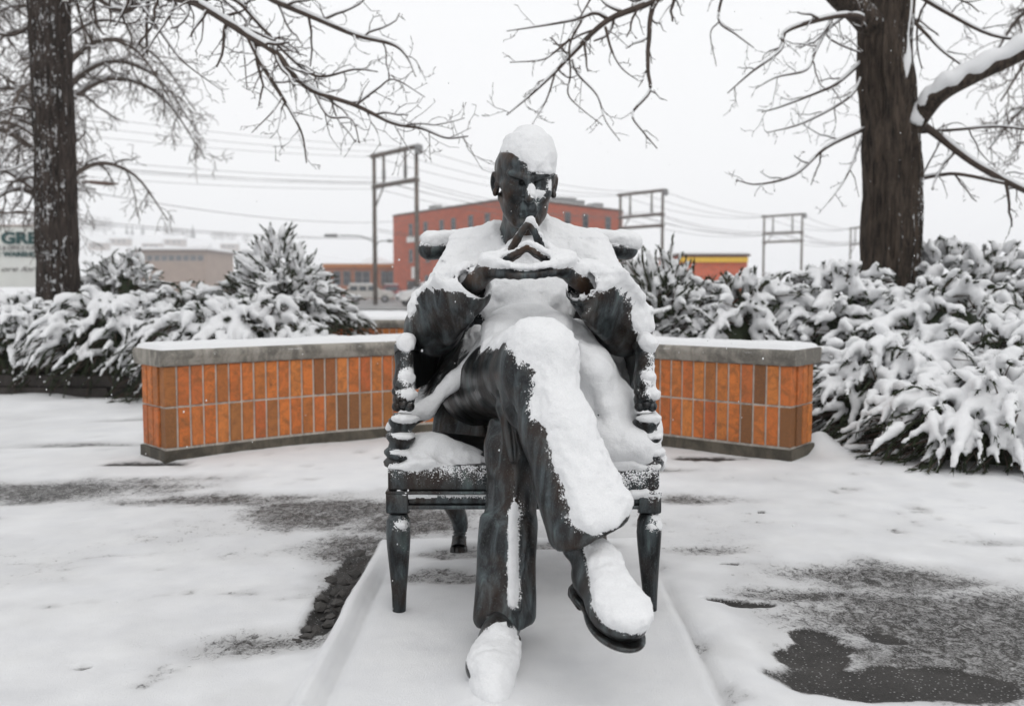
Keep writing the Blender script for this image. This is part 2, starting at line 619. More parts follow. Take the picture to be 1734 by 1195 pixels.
warp1 = fbm(GX * 2.2, GY * 2.2, 0, 5, 4) ; warp2 = fbm(GX * 9, GY * 9, 0, 9, 4)
soft = np.full(GX.shape, -3.0)
for p in [(60, 835, .62, .26, 8), (330, 850, .42, .13, 0), (560, 870, .30, .26, 0), (610, 935, .20, .22, 0), (700, 885, .32, .22, 0), (585, 985, .12, .12, 0), (500, 845, .35, .07, 0), (240, 815, .45, .08, 5),
          (460, 1095, .16, .075, 15), (1490, 985, .30, .17, -8), (1570, 1060, .36, .26, 0), (1640, 1120, .40, .26, 0), (1700, 1040, .22, .2, 0), (1390, 1015, .2, .08, 0),
          (1180, 935, .13, .05, 0), (1170, 850, .18, .08, 0), (150, 757, .75, .06, 6), (30, 960, .10, .02, 0), (200, 945, .12, .03, 8), (200, 715, .25, .05, 0), (1690, 925, .14, .05, 0), (1140, 800, .3, .05, 0)]:
    soft = np.maximum(soft, blob(p[0], p[1], p[2] * 1.2, p[3] * 1.25, p[4]) * (min(p[2], p[3]) / 0.12) ** 0.5)
hard = np.full(GX.shape, -3.0)
for p in [(1380, 1122, .090, .060, 0), (1440, 1165, .17, .085, -12), (1375, 1086, .052, .06, 0), (1390, 1105, .07, .05, 0), (1580, 1160, .17, .085, -20), (1500, 1085, .06, .035, -30), (1255, 1030, .085, .024, 0), (235, 791, .20, .035, 0),
          (140, 1141, .016, .013, 0), (1235, 962, .02, .008, 0), (1290, 875, .014, .01, 0), (1150, 779, .35, .025, -6)]:
    hard = np.maximum(hard, blob(*p))
soft = soft + 0.55 * warp1 + 0.42 * warp2
hard = hard + 0.34 * warp1 + 0.34 * warp2 + .06
bare = np.clip(np.maximum(np.clip((soft + 0.36) * 0.46, 0, 0.53), np.clip(hard * 2.2 + 0.42, 0, 0.92)), 0, 1)
bare = np.maximum(bare, np.clip(.10 + .22 * fbm(GX * .9, GY * .9, 0, 61, 3) + .10 * warp2, 0, .24))
thin = np.clip(np.maximum(soft, hard) * 0.8 + 0.55, 0, 1)
# the slab itself
el, er = slab_edges(GY)
ins = np.minimum(np.minimum(GX - el, er - GX), np.minimum(SL_Y1 - GY, GY - SL_Y0))   # >0 on the slab
onslab = np.clip(ins / 0.012, 0, 1)
sb = np.full(GX.shape, -3.0)
for p in [(745, 985, .14, .11, 10), (770, 945, .14, .08, 0), (930, 930, .28, .06, 0)]:
    sb = np.maximum(sb, blob(*p))
sb = sb + 0.75 * warp2 + .4 * warp1
bare = np.where(ins > 0, np.clip(sb * 0.6 + 0.12, 0, 0.42), bare)
# kerbside gap full of stones on the left of the slab is bare
gap = np.clip(1 - np.abs(GX - (el - 0.055)) / 0.05, 0, 1) * np.clip((GY - 2.25) / 0.06, 0, 1) * np.clip((3.05 - GY) / 0.1, 0, 1)
bare = np.where(ins < 0, np.maximum(bare, np.clip(gap * 3 - 0.2 + 0.8 * warp2, 0, 1)), bare)
near = np.clip(1 - (GY - 9.0) / 4.0, 0, 1)
bare = bare * near
height = 0.020 * (1 - bare) * (1 - 0.45 * thin) + 0.006 * warp1 * (1 - bare) + 0.0035 * warp2 * (1 - bare) + 0.0012 * vnoise(GX * 60, GY * 60, 0, 3)
# drifts: along the slab's edges, behind the walls, by the wall's right end
rimL = np.exp(-((GX - el - 0.020) / 0.024) ** 2) * np.clip((3.0 - GY) / 0.4, 0, 1)
rimR = np.exp(-((GX - er - 0.055) / 0.085) ** 2) * np.clip((2.95 - GY) / 0.7, 0, 1)
groove = np.exp(-((GX - er + 0.004) / 0.010) ** 2) * np.clip((3.0 - GY) / 0.2, 0, 1) * (GY > 1.3) * (0.7 + 0.5 * warp2)
grooveL = np.exp(-((GX - el - 0.058 - 0.004 * warp1) / 0.011) ** 2) * np.clip((2.9 - GY) / 0.3, 0, 1)
slab_h = 0.003 * np.clip(ins / 0.02 + 0.5, 0, 1)
far_drift = 0.05 * np.clip((GY - 4.5) / 3, 0, 1) * warp1
wp = ground_at(1385, 768)
drift = 0.10 * np.exp(-(((GX - wp.x - .02) / 0.10) ** 2 + ((GY - wp.y - 0.05) / 0.13) ** 2))
Zg = gz_np(GY) + height + slab_h + 0.030 * rimL * (1 - gap) + 0.022 * rimR - 0.017 * groove - 0.014 * grooveL + far_drift * (GY > 4.5) + drift
Zg = Zg - 0.012 * gap * (ins < 0)
bare = np.maximum(bare, 0.35 * groove)
# a mound of snow heaped round each foot of the chair, blown hollows
FOOT = ground_at(838, 1120)
Zg += 0.026 * np.exp(-(((GX + .045) / .085) ** 2 + ((GY - 1.92) / .15) ** 2))
FEET = [(at(676, 1040, 2.42)), (at(1101, 1036, 2.42)), (at(777, 940, 3.02)), (at(1016, 935, 3.02))]
for i, p in enumerate(FEET):
    d2 = (GX - p.x) ** 2 + (GY - p.y) ** 2
    Zg -= 0.010 * np.exp(-d2 / 0.07 ** 2)
nX, nY = len(gx), len(gy)
ii, jj = np.meshgrid(np.arange(nX - 1), np.arange(nY - 1), indexing='ij')
i0 = (ii * nY + jj).ravel()
gm = np_mesh('ground', np.stack([GX.ravel(), GY.ravel(), Zg.ravel()], 1), np.stack([i0, i0 + nY, i0 + nY + 1, i0 + 1], 1))
at_b = gm.attributes.new('bare', 'FLOAT', 'POINT'); at_b.data.foreach_set('value', bare.ravel().astype(np.float32))


def mat_ground():
    t = NT('snowy_pavement'); v = t.coord('Object')
    a = t.n('ShaderNodeAttribute', attribute_name='bare').outputs['Fac']
    n1 = t.noise(t.coord('Object', (1.0, 0.75, 1)), 34, 4, 0.72, 1.2); n2 = t.noise(v, 170, 3, 0.7); n3 = t.noise(v, 6, 5, 0.6)
    grain = t.noise(v, 420, 2, 0.8)
    nn = t.math('ADD', t.math('MULTIPLY', n1, 0.62), t.math('MULTIPLY', n2, 0.38))
    # more bare pavement -> the speckled cover breaks up
    m = t.mapr(t.math('SUBTRACT', t.math('MULTIPLY', a, 0.62), t.math('SUBTRACT', nn, 0.215)), -0.08, 0.09)
    flake = t.n('ShaderNodeTexVoronoi'); flake.inputs['Scale'].default_value = 95
    t.l(v, flake.inputs['Vector'])
    fl = t.mapr(flake.outputs['Distance'], 0.24, 0.14)
    pave = t.mix(t.mapr(n3, 0.35, 0.7), (0.020, 0.0185, 0.0175), (0.050, 0.047, 0.044))
    pave = t.mix(t.math('MULTIPLY', t.mapr(n2, 0.5, 0.7), 0.40), pave, (0.10, 0.096, 0.092))
    sn = t.mix(t.mapr(n3, 0.3, 0.7), (0.685, 0.692, 0.708), (0.76, 0.765, 0.77))
    sn = t.mix(t.math('MULTIPLY', t.mapr(a, 0.03, 0.55), 0.75), sn, (0.27, 0.265, 0.26))
    m2 = t.math('MULTIPLY', m, t.math('SUBTRACT', 1.0, t.math('MULTIPLY', fl, 0.75)))
    col = t.mix(m2, sn, pave)
    h = t.math('ADD', t.math('MULTIPLY', t.math('SUBTRACT', 1.0, m2), 1.0), t.math('ADD', t.math('MULTIPLY', n2, 0.5), t.math('MULTIPLY', grain, 0.5)))
    return t.fin(col, t.mapr(m2, 0, 1, 0.65, 0.55), 0, t.bump(h, 0.6, 0.006), 0.2)


M['ground'] = mat_ground()
ground = link_mesh('ground', gm, M['ground'], None, 'structure')

# stones in the gap beside the slab
def rock_mesh(name, seed, r=1.0, sub=2):
    bm = bmesh.new(); bmesh.ops.create_icosphere(bm, subdivisions=sub, radius=r)
    for v in bm.verts:
        p = v.co; k = 1 + 0.6 * float(vnoise(p.x * 1.4 / r, p.y * 1.4 / r, p.z * 1.4 / r, seed))
        v.co = Vector((p.x * k, p.y * k * 0.8, p.z * k * 0.6))
    me = bpy.data.meshes.new(name); bm.to_mesh(me); bm.free()
    return me


M['stone'] = mat_concrete('wet_stone', (0.075, 0.07, 0.066), 0.6)
stone_me = [rock_mesh('stone', s, 1.0, 1) for s in (3, 8, 14)]
for me in stone_me: me.materials.append(M['stone'])
stones = empty('stone_edging', (-0.49, 2.6, 0), 'dark wet stones filling the gap along the statue slab', 'stones')
k = 0
for i in range(34):
    y = random.uniform(2.22, 2.98); x = -0.435 - random.uniform(0.012, 0.095)
    r = random.uniform(0.008, 0.024)
    o = bpy.data.objects.new('stone', stone_me[i % 3]); COL.objects.link(o)
    o.parent = stones; o.location = (x + 0.49, y - 2.6, random.uniform(0.0, 0.016))
    o.scale = (r, r * random.uniform(.8, 1.3), r * random.uniform(.6, 1.0)); o.rotation_euler = (random.uniform(-.4, .4), 0, random.uniform(0, 6.3))

# ------------------------------------------------------------------ curved brick wall
def catmull(P, n):
    P = [Vector(p) for p in P]
    Q = [P[0] * 2 - P[1]] + P + [P[-1] * 2 - P[-2]]
    out = []
    for i in range(1, len(Q) - 2):
        for k in range(n):
            t = k / n
            a, b, c, d = Q[i - 1], Q[i], Q[i + 1], Q[i + 2]
            out.append(0.5 * ((2 * b) + (c - a) * t + (2 * a - 5 * b + 4 * c - d) * t * t + (3 * b - a - 3 * c + d) * t ** 3))
    out.append(Q[-2])
    return out


def resample(pts, step):
    L = [0.0]
    for a, b in zip(pts, pts[1:]): L.append(L[-1] + (b - a).length)
    n = max(1, round(L[-1] / step)); out = []; j = 0
    for i in range(n + 1):
        s = L[-1] * i / n
        while j < len(L) - 2 and L[j + 1] < s: j += 1
        t = (s - L[j]) / max(1e-9, L[j + 1] - L[j])
        out.append(pts[j].lerp(pts[j + 1], t))
    return out


def sweep(mb, path, prof, closed=True):
    """prof: (offset outward from the face, z) loop; path in plan, outward = towards the viewer side"""
    n = len(prof); vs = []
    for i, p in enumerate(path):
        t = (path[min(i + 1, len(path) - 1)] - path[max(i - 1, 0)]); t.z = 0; t.normalize()
        nrm = Vector((t.y, -t.x, 0))
        for o, z in prof: vs.append(p + nrm * o + Vector((0, 0, z)))
    fs = []
    for i in range(len(path) - 1):
        for k in range(n):
            k2 = (k + 1) % n
            fs.append((i * n + k, i * n + k2, (i + 1) * n + k2, (i + 1) * n + k))
    fs.append(tuple(reversed(range(n)))); m = (len(path) - 1) * n
    fs.append(tuple(m + k for k in range(n)))
    mb.add(vs, fs)


BW, BH, BD = 0.0575, 0.193, 0.055
Z_B0, ROW = 0.074, 0.2025
def brick_mesh(seed, w=BW, h=BH, d=BD):
    bm = bmesh.new(); bmesh.ops.create_cube(bm, size=1)
    rr = random.Random(seed)
    for v in bm.verts:
        v.co = Vector((v.co.x * w + rr.uniform(-.0008, .0008), v.co.y * d, v.co.z * h + rr.uniform(-.0012, .0012)))
    bmesh.ops.bevel(bm, geom=[e for e in bm.edges if all(v.co.y < 0 for v in e.verts)], offset=0.0028, segments=1, affect='EDGES')
    me = bpy.data.meshes.new('brick'); bm.to_mesh(me); bm.free()
    me.materials.append(M['brick'])
    return me


BRICKS = [brick_mesh(s) for s in range(5)]


def brick_wall(path, depth, label, name='brick_wall', ends=True, z0=0.0):
    """path: plan points of the front face, left to right; front is the side to the right of the path's travel"""
    base = path[len(path) // 2]
    w = empty(name, (base.x, base.y, z0), label, 'wall')
    O = Vector((base.x, base.y, z0))
    fine = resample(path, 0.05)
    zb = z0
    mb = MB(); sweep(mb, fine, [(-0.006, zb + Z_B0 - 0.02), (-0.006, zb + 0.478), (-depth + 0.012, zb + 0.478), (-depth + 0.012, zb + Z_B0 - 0.02)]); mb.build('mortar_core', M['mortar'], w)
    ext = [fine[0] - (fine[1] - fine[0]).normalized() * 0.012] + fine + [fine[-1] + (fine[-1] - fine[-2]).normalized() * 0.012]
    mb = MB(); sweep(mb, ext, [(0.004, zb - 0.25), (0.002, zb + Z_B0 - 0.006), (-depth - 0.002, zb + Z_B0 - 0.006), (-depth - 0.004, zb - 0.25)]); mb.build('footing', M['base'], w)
    t0, t1 = (fine[0] - fine[1]).normalized(), (fine[-1] - fine[-2]).normalized()
    capp = [fine[0] + t0 * 0.030, fine[0] + t0 * 0.020] + fine + [fine[-1] + t1 * 0.020, fine[-1] + t1 * 0.030]
    prof = [(0.008, 0.479), (0.015, 0.486), (0.016, 0.505), (0.024, 0.516), (0.028, 0.530), (0.025, 0.548), (0.014, 0.558),
            (-depth - 0.014, 0.558), (-depth - 0.025, 0.548), (-depth - 0.028, 0.530), (-depth - 0.024, 0.516), (-depth - 0.016, 0.505), (-depth - 0.008, 0.479)]
    mb = MB(); sweep(mb, capp, [(o, z + zb) for o, z in prof]); c = mb.build('coping', M['concrete'], w, auto=45)
    # snow lying on the coping
    sp = resample([capp[0] - t0 * 0.004] + fine + [capp[-1] - t1 * 0.004], 0.014)
    vs, fs = [], []; K = 14
    L = 0.0
    tot = sum((b - a).length for a, b in zip(sp, sp[1:]))
    for i, p in enumerate(sp):
        if i: L += (p - sp[i - 1]).length
        t = (sp[min(i + 1, len(sp) - 1)] - sp[max(i - 1, 0)]); t.z = 0; t.normalize(); nrm = Vector((t.y, -t.x, 0))
        e = min(1.0, min(L, tot - L) / 0.035); e = math.sqrt(max(0, 1 - (1 - e) ** 2))
        nz = float(fbm(L * 5, 0, 0, 77, 3)); nf = float(fbm(L * 22, 0, 0, 78, 3))
        for k in range(K):
            u = k / (K - 1) * 2 - 1
            o = -depth / 2 + u * (depth / 2 + 0.025 + 0.005 * nf)
            side = (1 - abs(u) ** 7) ** 0.5
            z = 0.551 + (0.004 + 0.030 + 0.007 * nz + .003 * nf) * side * e - (0.010 + .008 * nf) * (abs(u) > 0.99)
            vs.append(p + nrm * o + Vector((0, 0, z + zb)))
    for i in range(len(sp) - 1):
        for k in range(K - 1):
            fs.append((i * K + k + 1, (i + 1) * K + k + 1, (i + 1) * K + k, i * K + k))
    mb = MB(); mb.add(vs, fs); mb.build('snow', M['snow'], w, smooth=True)
    # front bricks
    bp = resample([path[0] + (path[0] - path[1]).normalized() * .010] + list(path) + [path[-1] + (path[-1] - path[-2]).normalized() * .010], 0.0675)
    def put(p, ang, r, me=None):
        o = bpy.data.objects.new('brick', me or random.choice(BRICKS)); COL.objects.link(o)
        o.parent = w
        o.location = Vector((p.x, p.y, zb + Z_B0 + ROW * (r + 0.5) + 0.002)) - O
        o.rotation_euler = (random.uniform(-.006, .006), random.uniform(-.004, .004), ang)
    for a, b in zip(bp, bp[1:]):
        t = (b - a); ang = math.atan2(t.y, t.x); nrm = Vector((t.y, -t.x, 0)).normalized()
        mid = (a + b) / 2 - nrm * (BD / 2 - random.uniform(0, 0.002))
        for r in (0, 1): put(mid, ang, r)
    if ends:
        for e, d in ((fine[0], t0), (fine[-1], t1)):
            ang = math.atan2(d.y, d.x) + math.pi / 2
            nrm = Vector((-d.y, d.x, 0)) if e is fine[-1] else Vector((d.y, -d.x, 0))
            n = int((depth - 0.06) / 0.0675)
            for i in range(n):
                p = e + nrm * (0.058 + 0.0675 * (i + 0.5)) - d * (BD / 2 - 0.014)
                for r in (0, 1): put(p, ang, r)
    return w


wall_px = [(277, 353), (430, 330), (560, 312.5), (650, 303), (705, 295.5), (830, 288), (940, 293), (1050, 308), (1125, 319), (1235, 336), (1341, 351)]
WALL = [Vector(((x - CX) / s, FPX / s * 1.0, 0)) for x, s in wall_px]
brick_wall(catmull(WALL, 10), 0.30, 'curved low wall of upright orange bricks with snowy concrete coping behind the chair', 'brick_wall')
back_path = [Vector((-2.0, 8.75, 0)), Vector((-1.1, 8.95, 0)), Vector((-0.2, 9.0, 0)), Vector((0.9, 8.9, 0))]
brick_wall(catmull(back_path, 8), 0.30, 'farther straight brick wall seen past the conical juniper, left of the statue', 'brick_wall', ends=False, z0=0.0)

# ------------------------------------------------------------------ the chair
CH = empty('armchair', (0.03, 2.75, 0.03), 'ornate dark bronze armchair with carved arm posts under the seated statue', 'armchair')
YF, YR = 2.42, 3.02
ZS = at(700, 785, YF).z                      # top of the seat rail
XL, XR = at(656, 800, YF).x, at(1117, 800, YF).x
RXL, RXR = at(752, 800, YR).x, at(1040, 800, YR).x
ZR = at(700, 857, YF).z; ZM = at(700, 829, YF).z
mb = MB()
def rail(a, b, z0, z1, th):
    d = Vector((b[0] - a[0], b[1] - a[1], 0)); L = d.length; c = Vector(((a[0] + b[0]) / 2, (a[1] + b[1]) / 2, (z0 + z1) / 2))
    mb.box(c, (L, th, z1 - z0), math.atan2(d.y, d.x), 0.004)
# front rail in two steps with a bead between them
rail((XL + .004, YF), (XR - .004, YF), ZM + .004, ZS, .05)
rail((XL - .002, YF - .004), (XR + .002, YF - .004), ZM - .006, ZM + .003, .06)
rail((XL + .03, YF + .004), (XR - .03, YF + .004), ZR + .010, ZM - .007, .05)
rail((XL + .03, YF - .001), (XR - .03, YF - .001), ZR - .002, ZR + .009, .055)
rail((XL + .004, YF), (XL + .004, YF), ZR, ZS, .05) if False else None
for xs, xr in ((XL + .028, RXL), (XR - .028, RXR)):
    rail((xs, YF + .028), (xr, YR - .02), ZR, ZS - .003, .05)
rail((RXL + .02, YR), (RXR - .02, YR), ZR, ZS - .003, .045)
mb.build('seat_frame', M['bronze_chair'], CH, auto=40)
mb = MB()
mb.prism([(XL + .03, YF + .027), (XR - .03, YF + .027), (RXR - .02, YR - .024), (RXL + .02, YR - .024)], ZR + .02, ZS + .02)
mb.build('seat', M['bronze_chair'], CH)
def leg(top, foot, front, sx):
    m = MB()
    if front:
        m.box((top.x, top.y, (ZR + ZM) / 2 - .006), (.058, .062, ZM - ZR + .012), 0, .004)
        z1 = ZR - .014; zs = [z1, z1 - .02, z1 - .05, z1 - .09, z1 - .15, z1 - .21, foot.z - .02]
        rs = [.022, .031, .0325, .030, .025, .020, .0165]
        xs = [0, .15, .12, .25, .55, .85, 1.0]
        ys = [0, -.004, -.008, -.006, 0, .002, 0]
        pts = [(top.x + (foot.x - top.x) * u, top.y + dy, z) for u, z, dy in zip(xs, zs, ys)]
        q = [Vector(p) for p in pts]; q = catmull(q, 4)
        rr = np.interp([p.z for p in q][::-1], zs[::-1], rs[::-1])[::-1]
        m.tube(q, list(rr), 14)
        for dz in (0.004, 0.012): m.lathe([(.02, -.003), (.030, 0), (.02, .003)], (top.x + .001, top.y, z1 + dz - .005), 16)
    else:                                    # carved animal leg with a paw
        P = [(top.x, top.y, ZS - .02), (top.x, top.y + .006, ZR - .01), (top.x + .1 * (foot.x - top.x), top.y + .02, ZR - .09), (foot.x, foot.y + .035, foot.z + .11), (foot.x, foot.y + .03, foot.z + .055), (foot.x, foot.y, foot.z + .024)]
        q = catmull([Vector(p) for p in P], 5); n = len(q)
        m.tube(q, [float(np.interp(i / n, [0, .25, .45, .68, .86, 1], [.034, .038, .033, .024, .024, .028])) for i in range(n)], 12)
        for k in (-1, 0, 1):
            c = Vector((foot.x + k * .015, foot.y - .022 + abs(k) * .006, foot.z + .014))
            m.tube([c + Vector((0, .03, .01)), c + Vector((0, .012, .008)), c, c + Vector((0, -.010, -.004))], [.012, .0135, .013, .006], 10)
    m.build('leg', M['bronze_chair'], CH, auto=60)
leg(Vector((XL + .028, YF, 0)), FEET[0], True, -1)
leg(Vector((XR - .028, YF, 0)), FEET[1], True, 1)
leg(Vector((RXL, YR, 0)), FEET[2], False, -1)
leg(Vector((RXR, YR, 0)), FEET[3], False, 1)
# carved arm posts: stacked mouldings, a lion-like scroll mask, the arm's scrolled end
ARM_L, ARM_R = at(683, 592, YF + .04), at(1094, 592, YF + .04)
def arm_post(s, base, top):
    m = MB()
    H = top.z - base.z
    def P(u): return base.lerp(top, u) + Vector((-s * .012 * math.sin(math.pi * u), -.014 * math.sin(math.pi * u) - .0, 0))
    prof = [(.000, .030), (.03, .034), (.07, .026), (.10, .036), (.125, .037), (.16, .028), (.20, .027), (.235, .037), (.265, .039), (.29, .030), (.33, .027), (.37, .036), (.40, .037), (.43, .026), (.46, .024)]
    q = [P(u) for u, r in prof]
    m.tube(q, [r for u, r in prof], 18, squash=(1, .92))
    # carved mask / acanthus bulge
    c = P(.58)
    for dx, dy, dz, r in ((0, 0, 0, .030), (0, -.018, .012, .020), (-.016, -.018, -.016, .014), (.016, -.018, -.016, .014), (0, -.026, -.010, .011), (-.018, -.010, .022, .013), (.018, -.010, .022, .013), (0, -.006, .040, .022)):
        bm = bmesh.new(); bmesh.ops.create_icosphere(bm, subdivisions=2, radius=r)
        bm.verts.index_update(); m.add([v.co + c + Vector((dx, dy, dz)) for v in bm.verts], [[v.index for v in f.verts] for f in bm.faces]); bm.free()
    m.tube([P(.66), P(.72), P(.80), P(.88), P(.95), P(1.0)], [.024, .027, .023, .021, .023, .017], 16, squash=(1, 1.1))
    return m.build('arm_post', M['bronze_chair'], CH, auto=50)
arm_post(-1, Vector((XL + .020, YF + .012, ZS - .01)), ARM_L)
arm_post(1, Vector((XR - .018, YF + .012, ZS - .01)), ARM_R)
# the back: a deep band that sweeps from arm to arm, a panel behind the sitter, a rolled crest rail
Z_BAND0, Z_BAND1 = at(720, 641, 2.95).z, at(700, 590, YF + .05).z
EAR_L, EAR_R = at(708, 424, 3.02), at(1080, 424, 3.02)
plan = catmull([ARM_L + Vector((0.006, .015, 0)), ARM_L + Vector((0.0, .20, 0)), Vector((EAR_L.x + .055, 2.90, 0)), Vector((EAR_L.x + .13, 3.02, 0)), Vector(((EAR_L.x + EAR_R.x) / 2, 3.06, 0)), Vector((EAR_R.x - .13, 3.02, 0)), Vector((EAR_R.x - .055, 2.90, 0)), ARM_R + Vector((0, .20, 0)), ARM_R + Vector((-.006, .015, 0))], 10)
vs, fs = [], []
for i, p in enumerate(plan):
    u = i / (len(plan) - 1); b = math.sin(math.pi * u)
    t = plan[min(i + 1, len(plan) - 1)] - plan[max(i - 1, 0)]; t.z = 0; t.normalize(); nr = Vector((-t.y, t.x, 0)) * .018
    up = max(0, (b - .45) / .55)
    z0 = Z_BAND1 - .035 + (Z_BAND0 - Z_BAND1 + .035) * min(1, b * 3.0)
    z1 = Z_BAND1 + .0 + up * up * (3 - 2 * up) * (EAR_L.z - Z_BAND1)
    for q, z in ((-1, z0), (1, z0), (1, z1), (-1, z1)): vs.append((p.x + nr.x * q, p.y + nr.y * q, z))
for i in range(len(plan) - 1):
    for k in range(4): fs.append((i * 4 + k, i * 4 + (k + 1) % 4, (i + 1) * 4 + (k + 1) % 4, (i + 1) * 4 + k))
fs += [(3, 2, 1, 0), tuple(len(plan) * 4 - 4 + k for k in range(4))]
m = MB(); m.add(vs, fs); m.build('backrest', M['bronze_chair'], CH, auto=40)
m = MB()
cr = [EAR_L + (EAR_R - EAR_L) * u + Vector((0, .02 * math.sin(math.pi * u), .03 * math.sin(math.pi * u))) for u in [0, .008, .022, .042, .07, .11, .15] + list(np.linspace(.2, .8, 13)) + [.85, .89, .93, .958, .978, .992, 1]]
rr = [.008, .020, .030, .0355, .0375, .037, .036] + [.034] * 13 + [.036, .037, .0375, .0355, .030, .020, .008]
m.tube(cr, rr, 18); m.build('crest_rail', M['bronze_chair'], CH, auto=70)
m = MB()
for a in (ARM_L, ARM_R):
    s = 1 if a is ARM_R else -1
    m2 = MB(); m2.tube([a + Vector((0, -.012, -.012)), a + Vector((0, .02, .004)), a + Vector((0, .10, .004)), a + Vector((-s * .0, .24, .006))], [.018, .023, .022, .02], 14, squash=(1.2, .8))
    m2.build('armrest', M['bronze_chair'], CH, auto=60)

# ------------------------------------------------------------------ the seated man, bronze
ST = empty('bronze_statue', (0.03, 2.75, 0.03), 'bronze man seated cross-legged, fingers steepled, in an overcoat heaped with snow', 'statue')

# ---- body: head, neck, arms and hands in one surface
HC = at(889, 306, 2.72)
HROT = Euler((R(9), R(1.5), R(6)), 'XYZ').to_matrix()          # chin down, turned a little to the viewer's right
HS = 1.0
def hp(u, v, w):
    """head point: u viewer's right, v out of the face, w up"""
    return HC + HROT @ (Vector((u, -v, w)) * HS)
HM = [list(r) for r in HROT]
def hm(rx=0, ry=0, rz=0):
    return np.array(HROT @ Euler((R(rx), R(ry), R(rz))).to_matrix())
body = Field((-0.30, 2.30, 0.62), (0.40, 2.98, 1.285), 0.0034)
B = body
B.margin = 0.03
# skull and face
B.ell(hp(0, -.022, .043), np.array((.0795, .104, .083)) * HS, .02, HM)
B.ell(hp(0, .022, .046), np.array((.068, .072, .066)) * HS, .03, HM)
B.ell(hp(0, .030, -.030), np.array((.0615, .066, .085)) * HS, .03, HM)
B.ell(hp(0, .030, -.078), np.array((.056, .058, .046)) * HS, .025, HM)
B.cap(hp(-.058, -.012, -.050), hp(-.024, .066, -.108), .017, .018, .025)
B.cap(hp(.058, -.012, -.050), hp(.024, .066, -.108), .017, .018, .025)
B.ell(hp(0, .074, -.110), np.array((.026, .022, .020)) * HS, .018, HM)
B.cap(hp(0, -.045, -.07), hp(0, -.075, -.20), .052, .062, .015)
B.cap(hp(0, .0, -.11), hp(0, -.03, -.19), .040, .05, .015)      # throat
for s in (-1, 1):
    B.ell(hp(s * .043, .062, -.030), np.array((.024, .022, .026)) * HS, .02, HM)       # cheek
    B.cap(hp(s * .058, .030, -.012), hp(s * .05, .06, -.018), .014, .012, .02)          # cheekbone
    B.ell(hp(s * .0315, .103, -.001), np.array((.023, .026, .0145)) * HS, .008, hm(0, 0, s * 12), True)   # socket
    B.ell(hp(s * .0315, .072, -.004), np.array((.0155, .0150, .0140)) * HS, .003, HM)    # eyeball
    B.cap(hp(s * .016, .087, .0040), hp(s * .046, .078, .0030), .0040, .0036, .002)     # upper lid
    B.cap(hp(s * .018, .0865, -.0125), hp(s * .044, .079, -.0115), .0036, .003, .004)   # lower lid
    B.cap(hp(s * .018, .0835, -.022), hp(s * .040, .078, -.024), .006, .004, .008)      # bag
    B.cap(hp(s * .010, .099, .012), hp(s * .054, .079, .023), .0100, .0085, .008)       # frowning brow
    B.ell(hp(s * .0145, .103, -.047), np.array((.0095, .012, .0085)) * HS, .006, HM)   # nostril wing
    B.cap(hp(s * .020, .104, -.048), hp(s * .039, .086, -.090), .0058, .0062, .008, True)   # nasolabial fold
    B.cap(hp(s * .027, .090, -.096), hp(s * .030, .086, -.112), .0035, .004, .008, True)
    B.cap(hp(s * .007, .113, -.056), hp(s * .009, .108, -.050), .0032, .0032, .003, True)   # nostril
B.cap(hp(0, .094, .010), hp(0, .110, -.018), .0085, .0105, .010)
B.cap(hp(0, .110, -.018), hp(0, .124, -.043), .0105, .0140, .008)
B.ell(hp(0, .096, -.066), np.array((.026, .012, .013)) * HS, .012, HM)                   # upper lip bulge
B.cap(hp(-.024, .093, -.079), hp(0, .1035, -.073), .0055, .0068, .006); B.cap(hp(0, .1035, -.073), hp(.024, .093, -.079), .0068, .0055, .006)
B.cap(hp(-.018, .093, -.090), hp(.018, .093, -.090), .0070, .0070, .008)
B.cap(hp(-.031, .097, -.0860), hp(0, .1125, -.0795), .0036, .0036, .003, True); B.cap(hp(0, .1125, -.0795), hp(.031, .097, -.0860), .0036, .0036, .003, True)
B.cap(hp(-.012, .101, -.102), hp(.012, .101, -.102), .006, .006, .010, True)               # groove above the chin
for s in (-1, 1):                                                                          # frown lines
    B.cap(hp(s * .006, .108, .012), hp(s * .005, .104, .028), .002, .002, .004, True)
for w_ in (.045, .058):
    B.cap(hp(-.03, .096 - (w_ - .04) * .35, w_), hp(.03, .096 - (w_ - .04) * .35, w_), .0022, .0022, .006, True)
# hair: short, thick over the ears and the back, receding at the temples
B.ell(hp(0, -.040, .030), np.array((.0855, .098, .078)) * HS, .006, HM)
for s in (-1, 1):
    B.ell(hp(s * .074, .012, .020), np.array((.010, .022, .036)) * HS, .010, HM)
    # ear
    E = hm(0, 0, s * 24)
    B.ell(hp(s * .0855, -.006, -.012), np.array((.0085, .021, .0345)) * HS, .006, hm(8, s * 10, -s * 24))
    B.ell(hp(s * .0915, .002, -.008), np.array((.007, .012, .022)) * HS, .004, hm(8, s * 10, -s * 24), True)
    B.ell(hp(s * .084, .004, -.036), np.array((.008, .010, .011)) * HS, .006, HM)
    B.ell(hp(s * .0835, .010, -.012), np.array((.005, .005, .007)) * HS, .004, HM)
# trunk core hidden by the coat, upper arms, forearms
SH_L, SH_R = at(796, 446, 2.88), at(990, 446, 2.88)
EL_L, EL_R = at(731, 556, 2.60), at(1055, 556, 2.60)
WR_L, WR_R = at(808, 474, 2.44), at(975, 468, 2.44)
NB = at(889, 405, 2.87)
B.cap(NB, at(889, 470, 2.88), .075, .11, .04)
B.cap(SH_L, SH_R, .05, .05, .04)
for a, b, c in ((SH_L, EL_L, WR_L), (SH_R, EL_R, WR_R)):
    B.cap(a, b, .05, .038, .02); B.cap(b, c, .036, .0235, .02)
